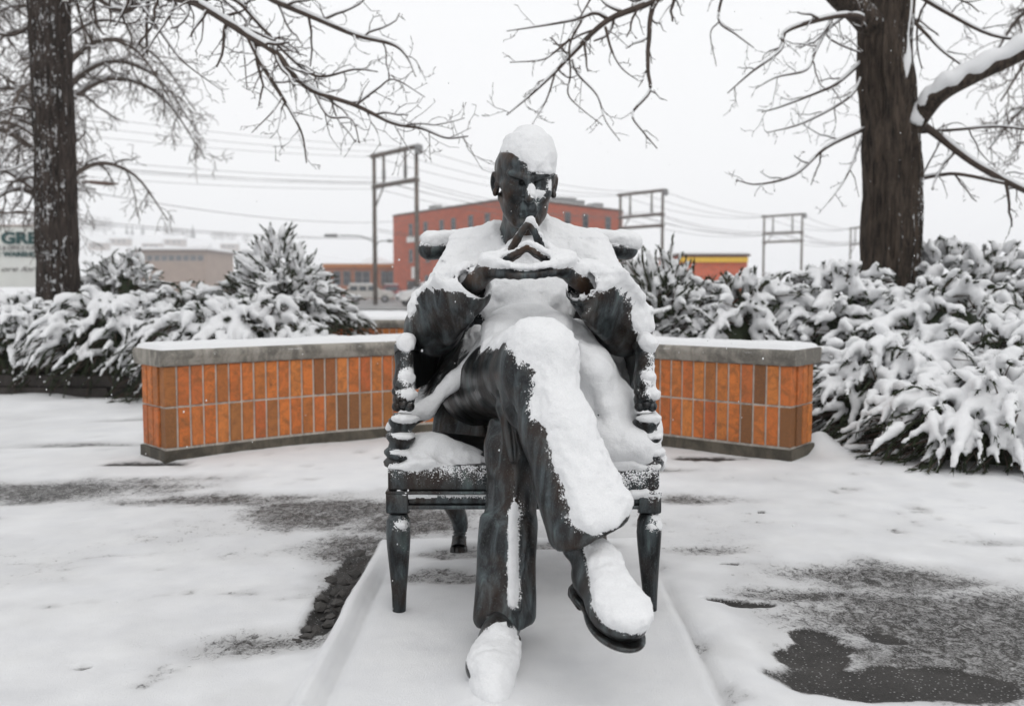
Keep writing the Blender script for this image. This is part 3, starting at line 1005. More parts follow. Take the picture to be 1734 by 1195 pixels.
# hands: palms, four fingers each meeting their partners at the tips, thumbs behind
def hand(s):
    W = WR_L if s < 0 else WR_R
    g = (lambda x, y, Y: at(x, y, Y))
    if s < 0:
        kn = [g(864, 426, 2.455), g(849, 441, 2.41), g(846, 455, 2.385), g(848, 464, 2.372)]       # knuckles, index to little
        palm_in = g(826, 456, 2.425)
        idx = [kn[0], g(876, 405, 2.445), g(885, 391, 2.43), g(893, 379, 2.42)]
        mid = [kn[1], g(866, 434, 2.39), g(880, 426, 2.38), g(892, 418, 2.372)]
        rng = [kn[2], g(862, 457, 2.37), g(878, 460, 2.362), g(893, 461, 2.360)]
        lit = [kn[3], g(863, 465.5, 2.358), g(878, 467, 2.352), g(892, 466.5, 2.350)]
        thb = [g(836, 450, 2.46), g(856, 442, 2.50), g(875, 430, 2.51), g(890, 420, 2.505)]
    else:
        kn = [g(922, 424, 2.455), g(931, 441, 2.41), g(936, 453, 2.385), g(934, 461, 2.372)]
        palm_in = g(953, 452, 2.425)
        idx = [kn[0], g(911, 405, 2.445), g(904, 391, 2.43), g(896, 379, 2.42)]
        mid = [kn[1], g(920, 435, 2.39), g(907, 427, 2.38), g(895, 418, 2.372)]
        rng = [kn[2], g(922, 456, 2.37), g(908, 460, 2.362), g(895, 461, 2.360)]
        lit = [kn[3], g(921, 463.5, 2.358), g(907, 466, 2.352), g(894, 466.5, 2.350)]
        thb = [g(946, 446, 2.46), g(928, 441, 2.50), g(910, 430, 2.51), g(894, 420, 2.505)]
    B.cap(W, palm_in, .0235, .024, .02)
    for q in kn: B.cap(palm_in, q, .021, .0125, .014)
    for f, r in ((idx, (.0110, .0098, .0090, .0078)), (mid, (.0108, .0100, .0092, .0080)), (rng, (.0108, .0102, .0096, .0082)), (lit, (.0105, .0098, .0092, .0080))):
        for i in range(3): B.cap(f[i], f[i + 1], r[i], r[i + 1], .004)
        FING.append(f)
        for i in (1, 2): B.ell(f[i], (r[i] * 1.10,) * 3, .003)                # knuckle bends
    for i in range(3): B.cap(thb[i], thb[i + 1], (.016, .0135, .0115, .0095)[i], (.016, .0135, .0115, .0095)[i + 1], .006)
FING = []
hand(-1); hand(1)
x, y, z = B.axes()
near = np.abs(B.phi) < 0.012
ix = np.argwhere(near)
px_, py_, pz_ = (ix[:, k] * B.h + B.lo[k] for k in range(3))
hairmask = 1.0
B.phi[near] += (0.0010 * fbm(px_ * 55, py_ * 55, pz_ * 55, 4, 2)).astype(np.float32)
BODY_V, BODY_Q = surface_nets(B.phi, B.lo, B.h)

# ---- overcoat
coat = Field((-0.42, 2.22, 0.30), (0.50, 3.12, 1.14), 0.0058)
C = coat
C.margin = 0.045
C.ell(at(889, 462, 2.87), (.185, .135, .155), .05)
C.ell(at(889, 530, 2.80), (.170, .150, .150), .06)
C.ell(at(889, 620, 2.86), (.205, .165, .125), .06)
C.cap(SH_L, SH_R, .062, .062, .05)
C.cap(NB + Vector((0, 0, -.025)), SH_L + Vector((.0, 0, .01)), .062, .050, .05); C.cap(NB + Vector((0, 0, -.025)), SH_R + Vector((.0, 0, .01)), .062, .050, .05)
for s, (a, b, c) in ((-1, (SH_L, EL_L, WR_L)), (1, (SH_R, EL_R, WR_R))):
    C.cap(a, b, .068, .072, .035)
    e = b.lerp(c, .06); cf = b.lerp(c, .80)
    C.cap(e, cf, .076, .060, .03)
    d = (c - b).normalized()
    C.cap(cf - d * .002, c + d * .05, .048, .050, .004, True)                     # open cuff
    for i in range(6):                                                             # folds at the elbow and along the sleeve
        u = .12 + .13 * i
        p = e.lerp(cf, u)
        C.cap(p + Vector((s * .06, -.05, .05)), p + Vector((-s * .03, -.066, -.05)), .006, .010, .022)
    C.cap(a.lerp(b, .55) + Vector((s * .05, -.06, 0)), b + Vector((-s * .01, -.075, .03)), .006, .012, .03)
    for i in range(3):                                                             # buttons on the cuff
        pb = b.lerp(c, .60 + .055 * i) + Vector((s * .02, -.052, -.030))
        C.ell(pb, (.0075, .0075, .0075), .003)
# collar and lapels, tie
for i in range(14):
    a0, a1 = math.pi * 2 * i / 14, math.pi * 2 * (i + 1) / 14
    f = lambda q: NB + Vector((.078 * math.cos(q), .068 * math.sin(q) - .012, .012 - .028 * max(0, -math.sin(q)) + .022 * max(0, math.sin(q))))
    C.cap(f(a0), f(a1), .0125, .0125, .008)
C.cap(at(868, 420, 2.75), at(850, 500, 2.675), .012, .014, .03); C.cap(at(912, 420, 2.75), at(934, 505, 2.675), .012, .014, .03)
C.cap(at(893, 420, 2.745), at(897, 535, 2.645), .010, .012, .02)
# skirts of the coat, fallen open: the left one swung out to the arm post, the right one spread over the seat
fl = [at(828, 585, 2.56), at(772, 648, 2.54), at(722, 700, 2.52), at(664, 728, 2.50)]
bk = [at(800, 560, 2.76), at(765, 600, 2.86), at(738, 640, 2.90), at(712, 690, 2.86)]
for i in range(3):
    C.tri(fl[i], fl[i + 1], bk[i], .012, .012); C.tri(fl[i + 1], bk[i + 1], bk[i], .012, .012)
C.tri(bk[1], bk[2], at(790, 520, 2.86), .014, .02); C.tri(bk[0], bk[1], at(790, 520, 2.86), .014, .02)
for tq in ((at(742, 640, 2.88), at(805, 600, 2.80), at(825, 775, 2.74)), (at(742, 640, 2.88), at(825, 775, 2.74), at(736, 770, 2.82))): C.tri(*tq, .012, .01)  # extra cloth sheet added to keep the hollow under the left skirt dark
C.chain(fl, [.014, .013, .013, .014], .008)
fr = [at(978, 590, 2.50), at(1003, 640, 2.46), at(1020, 700, 2.44), at(1040, 765, 2.43)]
br = [at(1000, 560, 2.72), at(1042, 630, 2.72), at(1078, 690, 2.66), at(1105, 745, 2.54)]
for i in range(3):
    C.tri(fr[i], fr[i + 1], br[i], .014, .02); C.tri(fr[i + 1], br[i + 1], br[i], .014, .02)
C.tri(br[1], br[2], at(1000, 520, 2.86), .014, .02)
C.ell(at(1055, 740, 2.60), (.095, .10, .045), .04)
near = np.abs(C.phi) < 0.02
ix = np.argwhere(near)
px_, py_, pz_ = (ix[:, k] * C.h + C.lo[k] for k in range(3))
C.phi[near] += (0.0035 * fbm(px_ * 24, py_ * 24, pz_ * 12, 14, 3) + .008 * fbm(px_ * 11, py_ * 9, pz_ * 11, 31, 2)).astype(np.float32)
def cull(v, q, F, depth=.014):
    """drop faces buried well inside another field"""
    I = np.rint((v - F.lo) / F.h).astype(int); ok = ((I >= 0) & (I < F.n)).all(1); I = np.clip(I, 0, F.n - 1)
    inn = ok & (F.phi[I[:, 0], I[:, 1], I[:, 2]] < -depth)
    q = q[~inn[q].all(1)]; used = np.unique(q); mp = np.full(len(v), -1, np.int32); mp[used] = np.arange(len(used))
    return v[used], mp[q]
body_o = link_mesh('body', np_mesh('body', *cull(BODY_V, BODY_Q, C)), M['bronze_face'], ST)
coat_o = link_mesh('overcoat', C.mesh('overcoat'), M['bronze'], ST)

# ---- trousers
tr = Field((-0.24, 1.78, 0.04), (0.36, 2.95, 0.80), 0.0055)
T = tr
T.margin = 0.05
HIP_L, KN_L = at(812, 655, 2.78), at(908, 622, 2.16)
SH1, HEM_L = at(938, 730, 2.085), at(1000, 893, 1.985)
HIP_R, KN_R = at(985, 670, 2.78), at(874, 760, 2.255)
SH2, HEM_R = at(860, 900, 2.195), at(856, 1040, 2.135)
T.cap(HIP_L, KN_L, .118, .086, .04); T.ell(KN_L + Vector((0, -.004, .006)), (.074, .070, .078), .03)
T.cap(KN_L, SH1, .074, .069, .03); T.cap(SH1, HEM_L, .069, .074, .03); T.cap(SH1 + Vector((.02, 0, 0)), at(1042, 862, 1.985), .045, .030, .03); T.cap(SH1 + Vector((-.02, 0, 0)), at(955, 908, 2.0), .045, .032, .03)
T.cap(HIP_R, KN_R, .105, .075, .04); T.cap(KN_R, SH2, .062, .060, .03); T.cap(SH2, HEM_R, .060, .060, .03)
# crease ridges and folds
T.cap(KN_L + Vector((.028, -.072, -.03)), HEM_L + Vector((.050, -.052, -.02)), .010, .012, .03)
T.cap(KN_L + Vector((-.045, -.055, -.02)), HEM_L + Vector((-.060, -.030, -.03)), .010, .014, .03)
T.cap(KN_R + Vector((.0, -.062, -.03)), HEM_R + Vector((.008, -.056, 0)), .008, .012, .022)
T.cap(SH2 + Vector((-.055, -.030, .04)), HEM_R + Vector((-.056, -.020, 0)), .010, .014, .03)
T.cap(SH2 + Vector((.055, -.03, .04)), HEM_R + Vector((.054, -.01, 0)), .010, .014, .03)
T.cap(KN_L + Vector((-.020, -.078, -.05)), HEM_L + Vector((-.012, -.072, .01)), .005, .006, .010)
T.cap(KN_L + Vector((-.052, -.045, -.05)), SH1 + Vector((-.062, -.035, -.02)), .006, .008, .012)
T.cap(KN_R + Vector((-.045, -.05, -.02)), SH2 + Vector((-.030, -.058, -.02)), .006, .005, .010)
T.cap(KN_R + Vector((.035, -.05, -.05)), HEM_R + Vector((.034, -.052, .03)), .005, .007, .010)
for i in range(7):                                                    # gathers at the bent knee and the groin
    a = R(-60 + i * 17)
    p = KN_L + Vector((-.085 + .006 * i, .05 + .012 * i, .035 - .020 * i))
    T.cap(p, KN_L + Vector((-.062 + .004 * i, -.028 - .003 * i, -.085 - .006 * i)), .005, .010, .016)
for i in range(4):
    p = at(845 + 5 * i, 640 + 26 * i, 2.19)
    T.cap(p, p + Vector((.045, -.012, -.075)), .008, .004, .018, True)
T.cap(at(852, 690, 2.20), at(868, 780, 2.16), .012, .010, .02); T.cap(at(836, 715, 2.25), at(838, 800, 2.20), .010, .014, .02)
# hems: flared, hollow, ending in a clean edge
def hem(p, d, r, up):
    d = d.normalized()
    T.cap(p + d * .085, p + d * .17, .20, .20, .002, True) if False else None
def hem_cut(p, d, r):
    d = d.normalized()
    q = d.to_track_quat('Z', 'Y').to_matrix()
    T.boxr(p + d * .085, (r * 1.7, r * 1.7, .075), .003, .003, np.array(q), True)
hem_cut(HEM_L + Vector((.012, 0, -.004)), Vector((.35, -.10, -.85)), .10)
hem_cut(HEM_R + Vector((0, 0, -.012)), Vector((0, -.05, -1)), .09)
T.cap(HEM_L + Vector((.004, .01, .0)), HEM_L + Vector((.034, .0, -.12)), .056, .058, .004, True)
T.cap(HEM_R + Vector((0, .01, -.006)), HEM_R + Vector((0, .01, -.12)), .046, .046, .004, True)
near = np.abs(T.phi) < 0.02
ix = np.argwhere(near)
px_, py_, pz_ = (ix[:, k] * T.h + T.lo[k] for k in range(3))
T.phi[near] += (0.0040 * fbm(px_ * 26, py_ * 26, pz_ * 8, 24, 3) + .008 * fbm(px_ * 14 + pz_ * 3, py_ * 14, pz_ * 5, 41, 2)).astype(np.float32)
tr_o = link_mesh('trousers', np_mesh('trousers', *cull(*surface_nets(T.phi, T.lo, T.h), C)), M['bronze'], ST)

# ---- shoes
def shoe(ankle, heel, toe, up, name='shoe', sole=.020):
    """heel and toe: points on the sole's underside"""
    heel, toe, up = Vector(heel), Vector(toe), Vector(up)
    d = (toe - heel); L = d.length; d.normalize(); s = d.cross(up).normalized(); up = s.cross(d).normalized()
    q = lambda f, a, h: heel + d * (L * f) + s * a + up * h
    pts = [heel, toe, ankle]
    F = Field([min(p[i] for p in pts) - .10 for i in range(3)], [max(p[i] for p in pts) + .10 for i in range(3)], 0.0034)
    F.margin = .06
    A = np.array([[s.x, d.x, up.x], [s.y, d.y, up.y], [s.z, d.z, up.z]])
    F.ell(q(.16, 0, .050), (.043, .062, .050), .02, A)
    F.ell(q(.45, 0, .045), (.046, .10, .046), .03, A)
    F.ell(q(.76, .002, .036), (.055, .088, .036), .03, A)
    F.ell(q(.22, 0, .075), (.037, .050, .040), .02, A)
    F.cap(q(.20, 0, .085), ankle, .034, .034, .02)
    F.cap(q(.30, 0, .090), q(.62, 0, .062), .020, .018, .03)
    F.boxr(q(.5, 0, -.055), (.16, L, .055), .002, .002, A, True)                 # flat bottom
    # toe cap seam, laces
    for f in (.40, .46, .52): F.cap(q(f, -.026, .092 - (f - .4) * .15), q(f, .026, .092 - (f - .4) * .15), .0045, .0045, .004)
    F.cap(q(.70, -.055, .03), q(.70, 0, .076), .0028, .0028, .004, True); F.cap(q(.70, 0, .076), q(.70, .055, .03), .0028, .0028, .004, True)
    o = link_mesh(name, F.mesh(name), M['bronze'], ST)
    G = Field(F.lo, F.lo + np.array(F.n) * F.h, 0.0034); G.margin = .03
    G.ell(q(.16, 0, .006), (.041, .064, .02), .01, A); G.ell(q(.45, 0, .006), (.040, .12, .02), .03, A); G.ell(q(.76, .002, .006), (.0535, .092, .02), .03, A)
    G.boxr(q(.5, 0, .058), (.16, L, .048), .002, .002, A, True)
    G.boxr(q(.5, 0, -.060), (.16, L, .055), .002, .002, A, True)
    G.boxr(q(.10, 0, -.010), (.034, .040, .014), .008, .006, A)
    so = link_mesh('sole', G.mesh('sole'), M['bronze'], o)
    a_ = so.data.attributes.new('powder', 'FLOAT', 'POINT'); a_.data.foreach_set('value', np.full(len(so.data.vertices), -1.0, np.float32))
    return o, F
ANK_L, ANK_R = at(978, 925, 2.0), at(853, 1046, 2.17)
shoeL, FL = shoe(ANK_L, at(988, 995, 2.05), at(1064, 1097, 1.775), (.16, -.45, .80))
ANK_R.z += 0
hz = 0.026
shoeR, FR = shoe(ANK_R, Vector((ANK_R.x + .004, 2.225, hz)), Vector((ANK_R.x - .030, 1.865, hz)), (0, 0, 1))

# ------------------------------------------------------------------ snow on the statue and the chair
SF = Field((-0.42, 1.62, 0.02), (0.50, 3.14, 1.31), 0.0055)
def like(src, phi, margin):
    f = Field.__new__(Field); f.lo, f.h, f.n, f.phi, f.margin = src.lo, src.h, src.n, phi, margin
    return f
def stamp(dst, src):
    """lay another field's distances into this one (nearest sample)"""
    lo = src.lo; hi = src.lo + (src.n - 1) * src.h
    bl = dst.block(lo + src.h, hi - src.h)
    if bl is None: return
    sl, x, y, z = bl
    I = [np.clip(np.rint((c.ravel() - l) / src.h).astype(int), 0, n - 1) for c, l, n in zip((x, y, z), src.lo, src.n)]
    dst.phi[sl] = np.minimum(dst.phi[sl], src.phi[np.ix_(*I)])
def blur(a, r):
    """box blur of radius r cells along each axis"""
    for ax in range(3):
        c = np.cumsum(np.concatenate([np.repeat(np.take(a, [0], ax), r + 1, ax), a, np.repeat(np.take(a, [-1], ax), r, ax)], ax), ax, dtype=np.float64)
        n = a.shape[ax]
        a = ((np.take(c, range(2 * r + 1, 2 * r + 1 + n), ax) - np.take(c, range(0, n), ax)) / (2 * r + 1)).astype(np.float32)
    return a
for f in (body, coat, tr, FL, FR): stamp(SF, f)
man_phi = SF.phi.copy()
CHF = like(SF, np.full(SF.n, 1.0, np.float32), .07)
hw = (XR - XL) / 2; cx0 = (XL + XR) / 2
CHF.boxr((cx0, (YF + YR) / 2, ZS - .05), (hw * .86, (YR - YF) / 2 - .01, .062), .02, .02)
CHF.boxr((cx0, YF, (ZS + ZM) / 2), (hw, .026, (ZS - ZM) / 2), .004, .004)
CHF.boxr((cx0, YF - .002, (ZM + ZR) / 2), (hw, .030, (ZM - ZR) / 2), .004, .004)
CHF.boxr((cx0 + .03, YF + .18, ZS - .03), (hw - .01, .16, .03), .01, .01)
for base, top in ((Vector((XL + .020, YF + .012, ZS - .01)), ARM_L), (Vector((XR - .018, YF + .012, ZS - .01)), ARM_R)):
    s = -1 if top is ARM_L else 1
    PP = lambda u: base.lerp(top, u) + Vector((-s * .012 * math.sin(math.pi * u), -.014 * math.sin(math.pi * u), 0))
    for u, r in ((.03, .034), (.11, .037), (.25, .039), (.385, .037), (.58, .034), (.72, .027), (.97, .023)):
        CHF.ell(PP(u), (r, r, r * .55 if u < .5 else r), .004)
    CHF.cap(PP(0), PP(.97), .024, .021, .004)
    CHF.cap(top, top + Vector((0, .24, .004)), .024, .02, .01)
CHF.chain([tuple(p) for p in cr[4:-3:3]], [.035] * len(cr[4:-3:3]), .004); CHF.cap(cr[-5], cr[-4], .035, .035, .004)
for f, t in ((FEET[0], Vector((XL + .028, YF, ZR))), (FEET[1], Vector((XR - .028, YF, ZR)))):
    CHF.chain([tuple(t), tuple(t + Vector((0, -.006, -.06))), tuple(t.lerp(f, .6)), tuple(f)], [.026, .033, .024, .018], .008)
chair_phi = CHF.phi
both = np.minimum(man_phi, chair_phi)
dS = Vector(SNOW_DIR).normalized()
def occlusion(phi, step=2, reach=0.36):
    """how much solid lies between a point and where the snow came from (0 open .. 1 covered)"""
    solid = (phi[::step, ::step, ::step] < -0.002)
    h = SF.h * step; occ = np.zeros(solid.shape, np.float32)
    for k, s in enumerate(np.arange(0.05, reach, 0.022)):
        sh = [int(round(dS[a] * s / h)) for a in range(3)]
        t = np.zeros_like(solid)
        src = [slice(max(0, q), solid.shape[a] + min(0, q)) for a, q in enumerate(sh)]
        dst = [slice(max(0, -q), solid.shape[a] - max(0, q)) for a, q in enumerate(sh)]
        t[tuple(dst)] = solid[tuple(src)]
        occ = np.maximum(occ, t * (1.0 - 0.5 * s / reach))
    occ = blur(occ, 2)
    r = np.repeat(np.repeat(np.repeat(occ, step, 0), step, 1), step, 2)
    return r[:phi.shape[0], :phi.shape[1], :phi.shape[2]]
OCC = occlusion(both)
sx, sy, sz = SF.axes()
NZ1 = None
def snow_layer(phi, tmax, OCW, c0, c1, pulls, mounds, name, parent, seed, rough=1.0):
    sm = blur(phi, 2)
    g = np.gradient(sm, SF.h)
    gl = np.sqrt(g[0] ** 2 + g[1] ** 2 + g[2] ** 2) + 1e-6
    f = (g[0] * dS.x + g[1] * dS.y + g[2] * dS.z) / gl
    upn = g[2] / gl
    act = (phi < 0.075) & (phi > -0.03)
    ix = np.argwhere(act)
    X, Y, Z = (ix[:, k] * SF.h + SF.lo[k] for k in range(3))
    ff, uu, oc = f[act], upn[act], OCC[act]
    pull = np.zeros(len(ix), np.float32); thick = np.ones(len(ix), np.float32)
    for (c, r, a, *tk) in pulls:
        c = Vector(c); rr = r if hasattr(r, '__len__') else (r, r, r)
        w = np.exp(-(((X - c.x) / rr[0]) ** 2 + ((Y - c.y) / rr[1]) ** 2 + ((Z - c.z) / rr[2]) ** 2))
        pull += a * w
        if tk: thick *= 1 + (tk[0] - 1) * w
    n1 = fbm(X * 16, Y * 16, Z * 16, seed, 3); n2 = fbm(X * 55, Y * 55, Z * 55, seed + 5, 3, .8)
    v = ff * .62 + uu * .38 - OCW * oc + 0.15 * n1 * rough + 0.17 * n2 * rough + pull
    s = np.clip((v - c0) / (c1 - c0), 0, 1)
    t = tmax * thick * (0.16 * np.sqrt(s) + 0.84 * s * s * (3 - 2 * s)) * (0.55 + 0.45 * np.clip(uu + .3, 0, 1)) + 0.0055 * n1 * s + 0.0042 * n2 * (.35 + .65 * s)
    t = np.where(v < c0, np.maximum((v - c0) * 0.05, -1) - 0.0035, t)
    out = np.ones(phi.shape, np.float32)
    out[act] = phi[act] - t
    out[phi <= -0.03] = -0.02
    MF = like(SF, out, .06)
    for c, r, rz in mounds:
        if not hasattr(r, '__len__'):
            MF.cap(c, rz, r, r, .03); continue
        MF.ell(c, r, .035, np.array(Euler((0, R(rz[1]), R(rz[0]))).to_matrix()) if rz else None)
    out = MF.phi
    if mounds:
        bx = np.argwhere((np.abs(out) < .02) & (phi > 0))
        q = [bx[:, k] * SF.h + SF.lo[k] for k in range(3)]
        out[bx[:, 0], bx[:, 1], bx[:, 2]] += (.0060 * fbm(q[0] * 26, q[1] * 26, q[2] * 26, seed + 60, 3, .65)).astype(np.float32)
    keep = out
    vg = np.full(phi.shape, -1.0, np.float32); vg[act] = v - c0
    v_, q_ = surface_nets(keep, SF.lo, SF.h)
    # keep only what stands proud of the metal
    I = np.clip(np.rint((v_ - SF.lo) / SF.h).astype(int), 0, SF.n - 1)
    d = phi[I[:, 0], I[:, 1], I[:, 2]]
    ok = (d > -0.006)
    fq = ok[q_].any(1)
    q_ = q_[fq]
    used = np.unique(q_); mp = np.full(len(v_), -1, np.int32); mp[used] = np.arange(len(used))
    return link_mesh(name, np_mesh(name, v_[used], mp[q_]), M['snow'], parent, 'stuff'), vg
pulls_man = [
    # (centre, reach, how much more or less snow, thickness)
    (hp(.015, -.01, .135), .075, .45, .75), (hp(.025, .08, .085), (.05, .06, .05), .45, .55), (hp(.075, .03, .05), (.025, .06, .05), .40, .3),
    (hp(-.075, .06, .015), (.030, .05, .030), -.75), (hp(-.06, -.01, .095), (.04, .07, .035), .40, .6), (hp(-.045, .09, -.015), (.035, .05, .05), -.8), (hp(0, .10, .010), (.055, .03, .014), -.55),
    (hp(.013, .116, -.022), (.013, .02, .021), .68, .40), (hp(.040, .085, -.034), (.016, .03, .024), .42, .25), (hp(.030, .095, -.066), (.014, .02, .014), .40, .2), (hp(-.01, .10, -.090), (.045, .05, .030), -.6), (hp(.0, .06, -.125), .05, -.8), (hp(-.08, .0, -.01), .05, -.7), (hp(.085, 0, -.01), .04, -.2),
    (hp(.034, .09, -.004), (.018, .03, .014), -.6), (hp(-.07, .0, -.15), (.03, .04, .03), -.6),
    (at(790, 405, 2.85), .12, .55, 1.1), (at(995, 405, 2.85), .12, .45, 1.2), (at(890, 430, 2.78), (.16, .12, .07), .65, .9),
    (at(890, 500, 2.68), (.15, .12, .11), .70, .7), (at(835, 530, 2.66), .07, .7), (at(890, 550, 2.62), .07, .5), (at(940, 545, 2.64), .06, .6), (at(950, 520, 2.66), (.06, .1, .08), .5, .7), (at(1080, 530, 2.58), (.035, .1, .08), .5),
    (at(905, 565, 2.20), (.10, .12, .05), .35, 1.2), (at(950, 600, 2.1), (.05, .1, .08), .25, 1.2),
    (at(970, 730, 2.03), (.045, .10, .16), .32, .75), (at(1015, 850, 1.95), (.05, .08, .06), .45, .8),
    (at(845, 700, 2.16), (.045, .14, .10), -.70), (at(903, 850, 2.0), (.035, .06, .10), -.55), (at(780, 690, 2.45), (.06, .3, .08), -.6),
    (at(1040, 1000, 1.85), (.06, .12, .09), .55, .75), (at(972, 1020, 1.9), (.032, .12, .07), -.7), (at(1000, 1075, 1.83), (.08, .1, .025), -.5),
    (at(838, 1130, 1.96), (.040, .11, .045), .8, 1.0), (at(808, 1090, 2.08), (.02, .08, .03), -.7), (at(882, 1085, 2.1), (.02, .08, .03), -.7), (at(832, 930, 2.15), (.030, .08, .25), -.8), (at(868, 900, 2.10), (.012, .06, .20), .85, .5), (at(905, 930, 2.16), (.022, .08, .2), -.7), (at(856, 1046, 2.07), (.06, .05, .016), -1.2),
    (at(740, 590, 2.50), (.08, .10, .045), -.95), (at(705, 510, 2.6), (.05, .1, .05), .35), (at(1020, 560, 2.50), (.05, .10, .06), -.9), (at(770, 545, 2.45), (.04, .06, .04), -.6),
    (at(1050, 480, 2.62), (.06, .12, .09), .30, 1.2), (at(730, 470, 2.68), (.05, .12, .08), .40, 1.1),
    (at(760, 650, 2.54), (.09, .08, .09), .45, .9), (at(1050, 690, 2.55), (.12, .15, .12), .55, 1.2), (at(990, 620, 2.5), (.06, .12, .07), .5, 1.2),
    (at(880, 468, 2.36), (.10, .05, .010), -.45), (at(838, 440, 2.42), (.04, .05, .02), .35), (at(950, 430, 2.42), (.05, .05, .02), .45), (at(893, 400, 2.42), (.06, .08, .06), .0, .30), (at(778, 462, 2.5), .04, .5), (at(893, 440, 2.42), (.12, .10, .04), .0, .6), (at(893, 440, 2.40), (.03, .04, .018), -.5),
]
mounds_man = [(at(893, 416, 2.73), (.060, .045, .030), None), (at(850, 556, 2.50), (.055, .07, .035), None), (at(935, 552, 2.52), (.06, .07, .040), None), (at(890, 540, 2.60), (.10, .05, .045), None), (hp(.010, -.016, .098), (.058, .080, .060), None), (hp(.014, .034, .068), (.042, .046, .038), None),
              (at(1058, 748, 2.45), (.088, .08, .054), None), (at(1030, 690, 2.52), (.080, .09, .085), (0, -25)), (at(1000, 630, 2.53), (.068, .10, .085), (0, -15)), (at(975, 575, 2.60), (.05, .08, .06), None), (at(1090, 765, 2.44), (.040, .045, .032), None), (at(1020, 748, 2.43), (.060, .05, .055), None),
              (Vector((ANK_R.x - .024, 1.91, .040)), (.047, .10, .050), (6, 0)), (Vector((ANK_R.x - .018, 1.99, .052)), (.024, .070, .038), None),
              (at(1066, 1040, 1.82), (.030, .055, .028), (-28, 0)),
              (at(905, 592, 2.19), (.064, .080, .050), None)]
for i in range(3): mounds_man.append((fl[i] + Vector((0, 0, .008)), .017, fl[i + 1] + Vector((0, 0, .008))))
mounds_man.append((fl[0], .02, at(850, 575, 2.5)))
for f in FING:
    for i in range(3):
        for u in (.15, .5, .85):
            p = f[i].lerp(f[i + 1], u)
            pulls_man.append((p + Vector((0, -.012, -.007)), (.012, .012, .009), -.55))
snow_o, VM = snow_layer(man_phi, .018, .45, .36, 1.0, pulls_man, mounds_man, 'snow', ST, 3)
pulls_ch = [(at(735, 760, 2.58), (.10, .12, .05), .4, 1.4), (at(1066, 400, 3.05), .07, .45, 1.3), (at(721, 400, 3.05), .07, .45, 1.3), (at(676, 875, 2.45), (.03, .05, .025), .16), (at(1103, 870, 2.45), (.03, .05, .025), .16), (at(800, 815, 2.44), (.25, .04, .02), -.45), (at(676, 990, 2.45), (.04, .05, .08), -.7), (at(1103, 990, 2.45), (.04, .05, .08), -.7)]
mounds_ch = [(at(728, 768, 2.475), (.088, .058, .056), None), (at(785, 778, 2.475), (.060, .05, .034), None), (at(690, 778, 2.47), (.045, .04, .034), None)]
snow_c, VC = snow_layer(chair_phi, .018, .75, .42, .95, pulls_ch, mounds_ch, 'snow', CH, 23)
# powder caught on the metal where the snow cover frays out
def powder(o, V):
    n = len(o.data.vertices); co = np.empty(n * 3, np.float32); o.data.vertices.foreach_get('co', co); co = co.reshape(-1, 3)
    I = np.clip(np.rint((co - SF.lo) / SF.h).astype(int), 0, SF.n - 1)
    a = o.data.attributes.new('powder', 'FLOAT', 'POINT'); a.data.foreach_set('value', V[I[:, 0], I[:, 1], I[:, 2]].astype(np.float32))
for o in (body_o, coat_o, tr_o, shoeL, shoeR): powder(o, VM)
for o in CH.children:
    if o.name.split('.')[0] != 'snow': powder(o, VC)

# ------------------------------------------------------------------ junipers under snow
def mat_juniper():
    t = NT('juniper'); v = t.coord('Object')
    n = t.noise(v, 7, 3, 0.6); f = t.noise(v, 60, 2, 0.6)
    c = t.mix(t.mapr(n, 0.35, 0.65), (0.012, 0.019, 0.009), (0.040, 0.054, 0.023))
    c = t.mix(t.math('MULTIPLY', t.mapr(f, 0.5, 0.7), 0.4), c, (0.060, 0.056, 0.028))
    return t.fin(c, 0.6, 0, None, 0.3)


M['juniper'] = mat_juniper()
M['twig'] = mat_plain('twig_bark', (0.075, 0.050, 0.036), 0.8, 0, 0.3, 30)


def tubes_batch(P, Rad, n=4):
    """P (N,K,3) polylines, Rad (N,K); returns verts, quads"""
    N, K, _ = P.shape
    T = np.gradient(P, axis=1); T /= np.linalg.norm(T, axis=2, keepdims=True) + 1e-9
    up = np.array([0.17, 0.23, 0.96]); A = np.cross(T, up); l = np.linalg.norm(A, axis=2, keepdims=True)
    A = np.where(l < 0.08, np.cross(T, np.array([1.0, 0.1, 0])), A); A /= np.linalg.norm(A, axis=2, keepdims=True) + 1e-9
    Bv = np.cross(A, T)
    q = np.arange(n) * 2 * np.pi / n
    V = P[:, :, None, :] + (A[:, :, None, :] * np.cos(q)[None, None, :, None] + Bv[:, :, None, :] * np.sin(q)[None, None, :, None]) * Rad[:, :, None, None]
    i = np.arange(N)[:, None, None] * K * n; k = np.arange(K - 1)[None, :, None] * n; j = np.arange(n)[None, None, :]; j2 = (j + 1) % n
    F = np.stack(np.broadcast_arrays(i + k + j, i + k + n + j, i + k + n + j2, i + k + j2), -1).reshape(-1, 4)
    return V.reshape(-1, 3), F


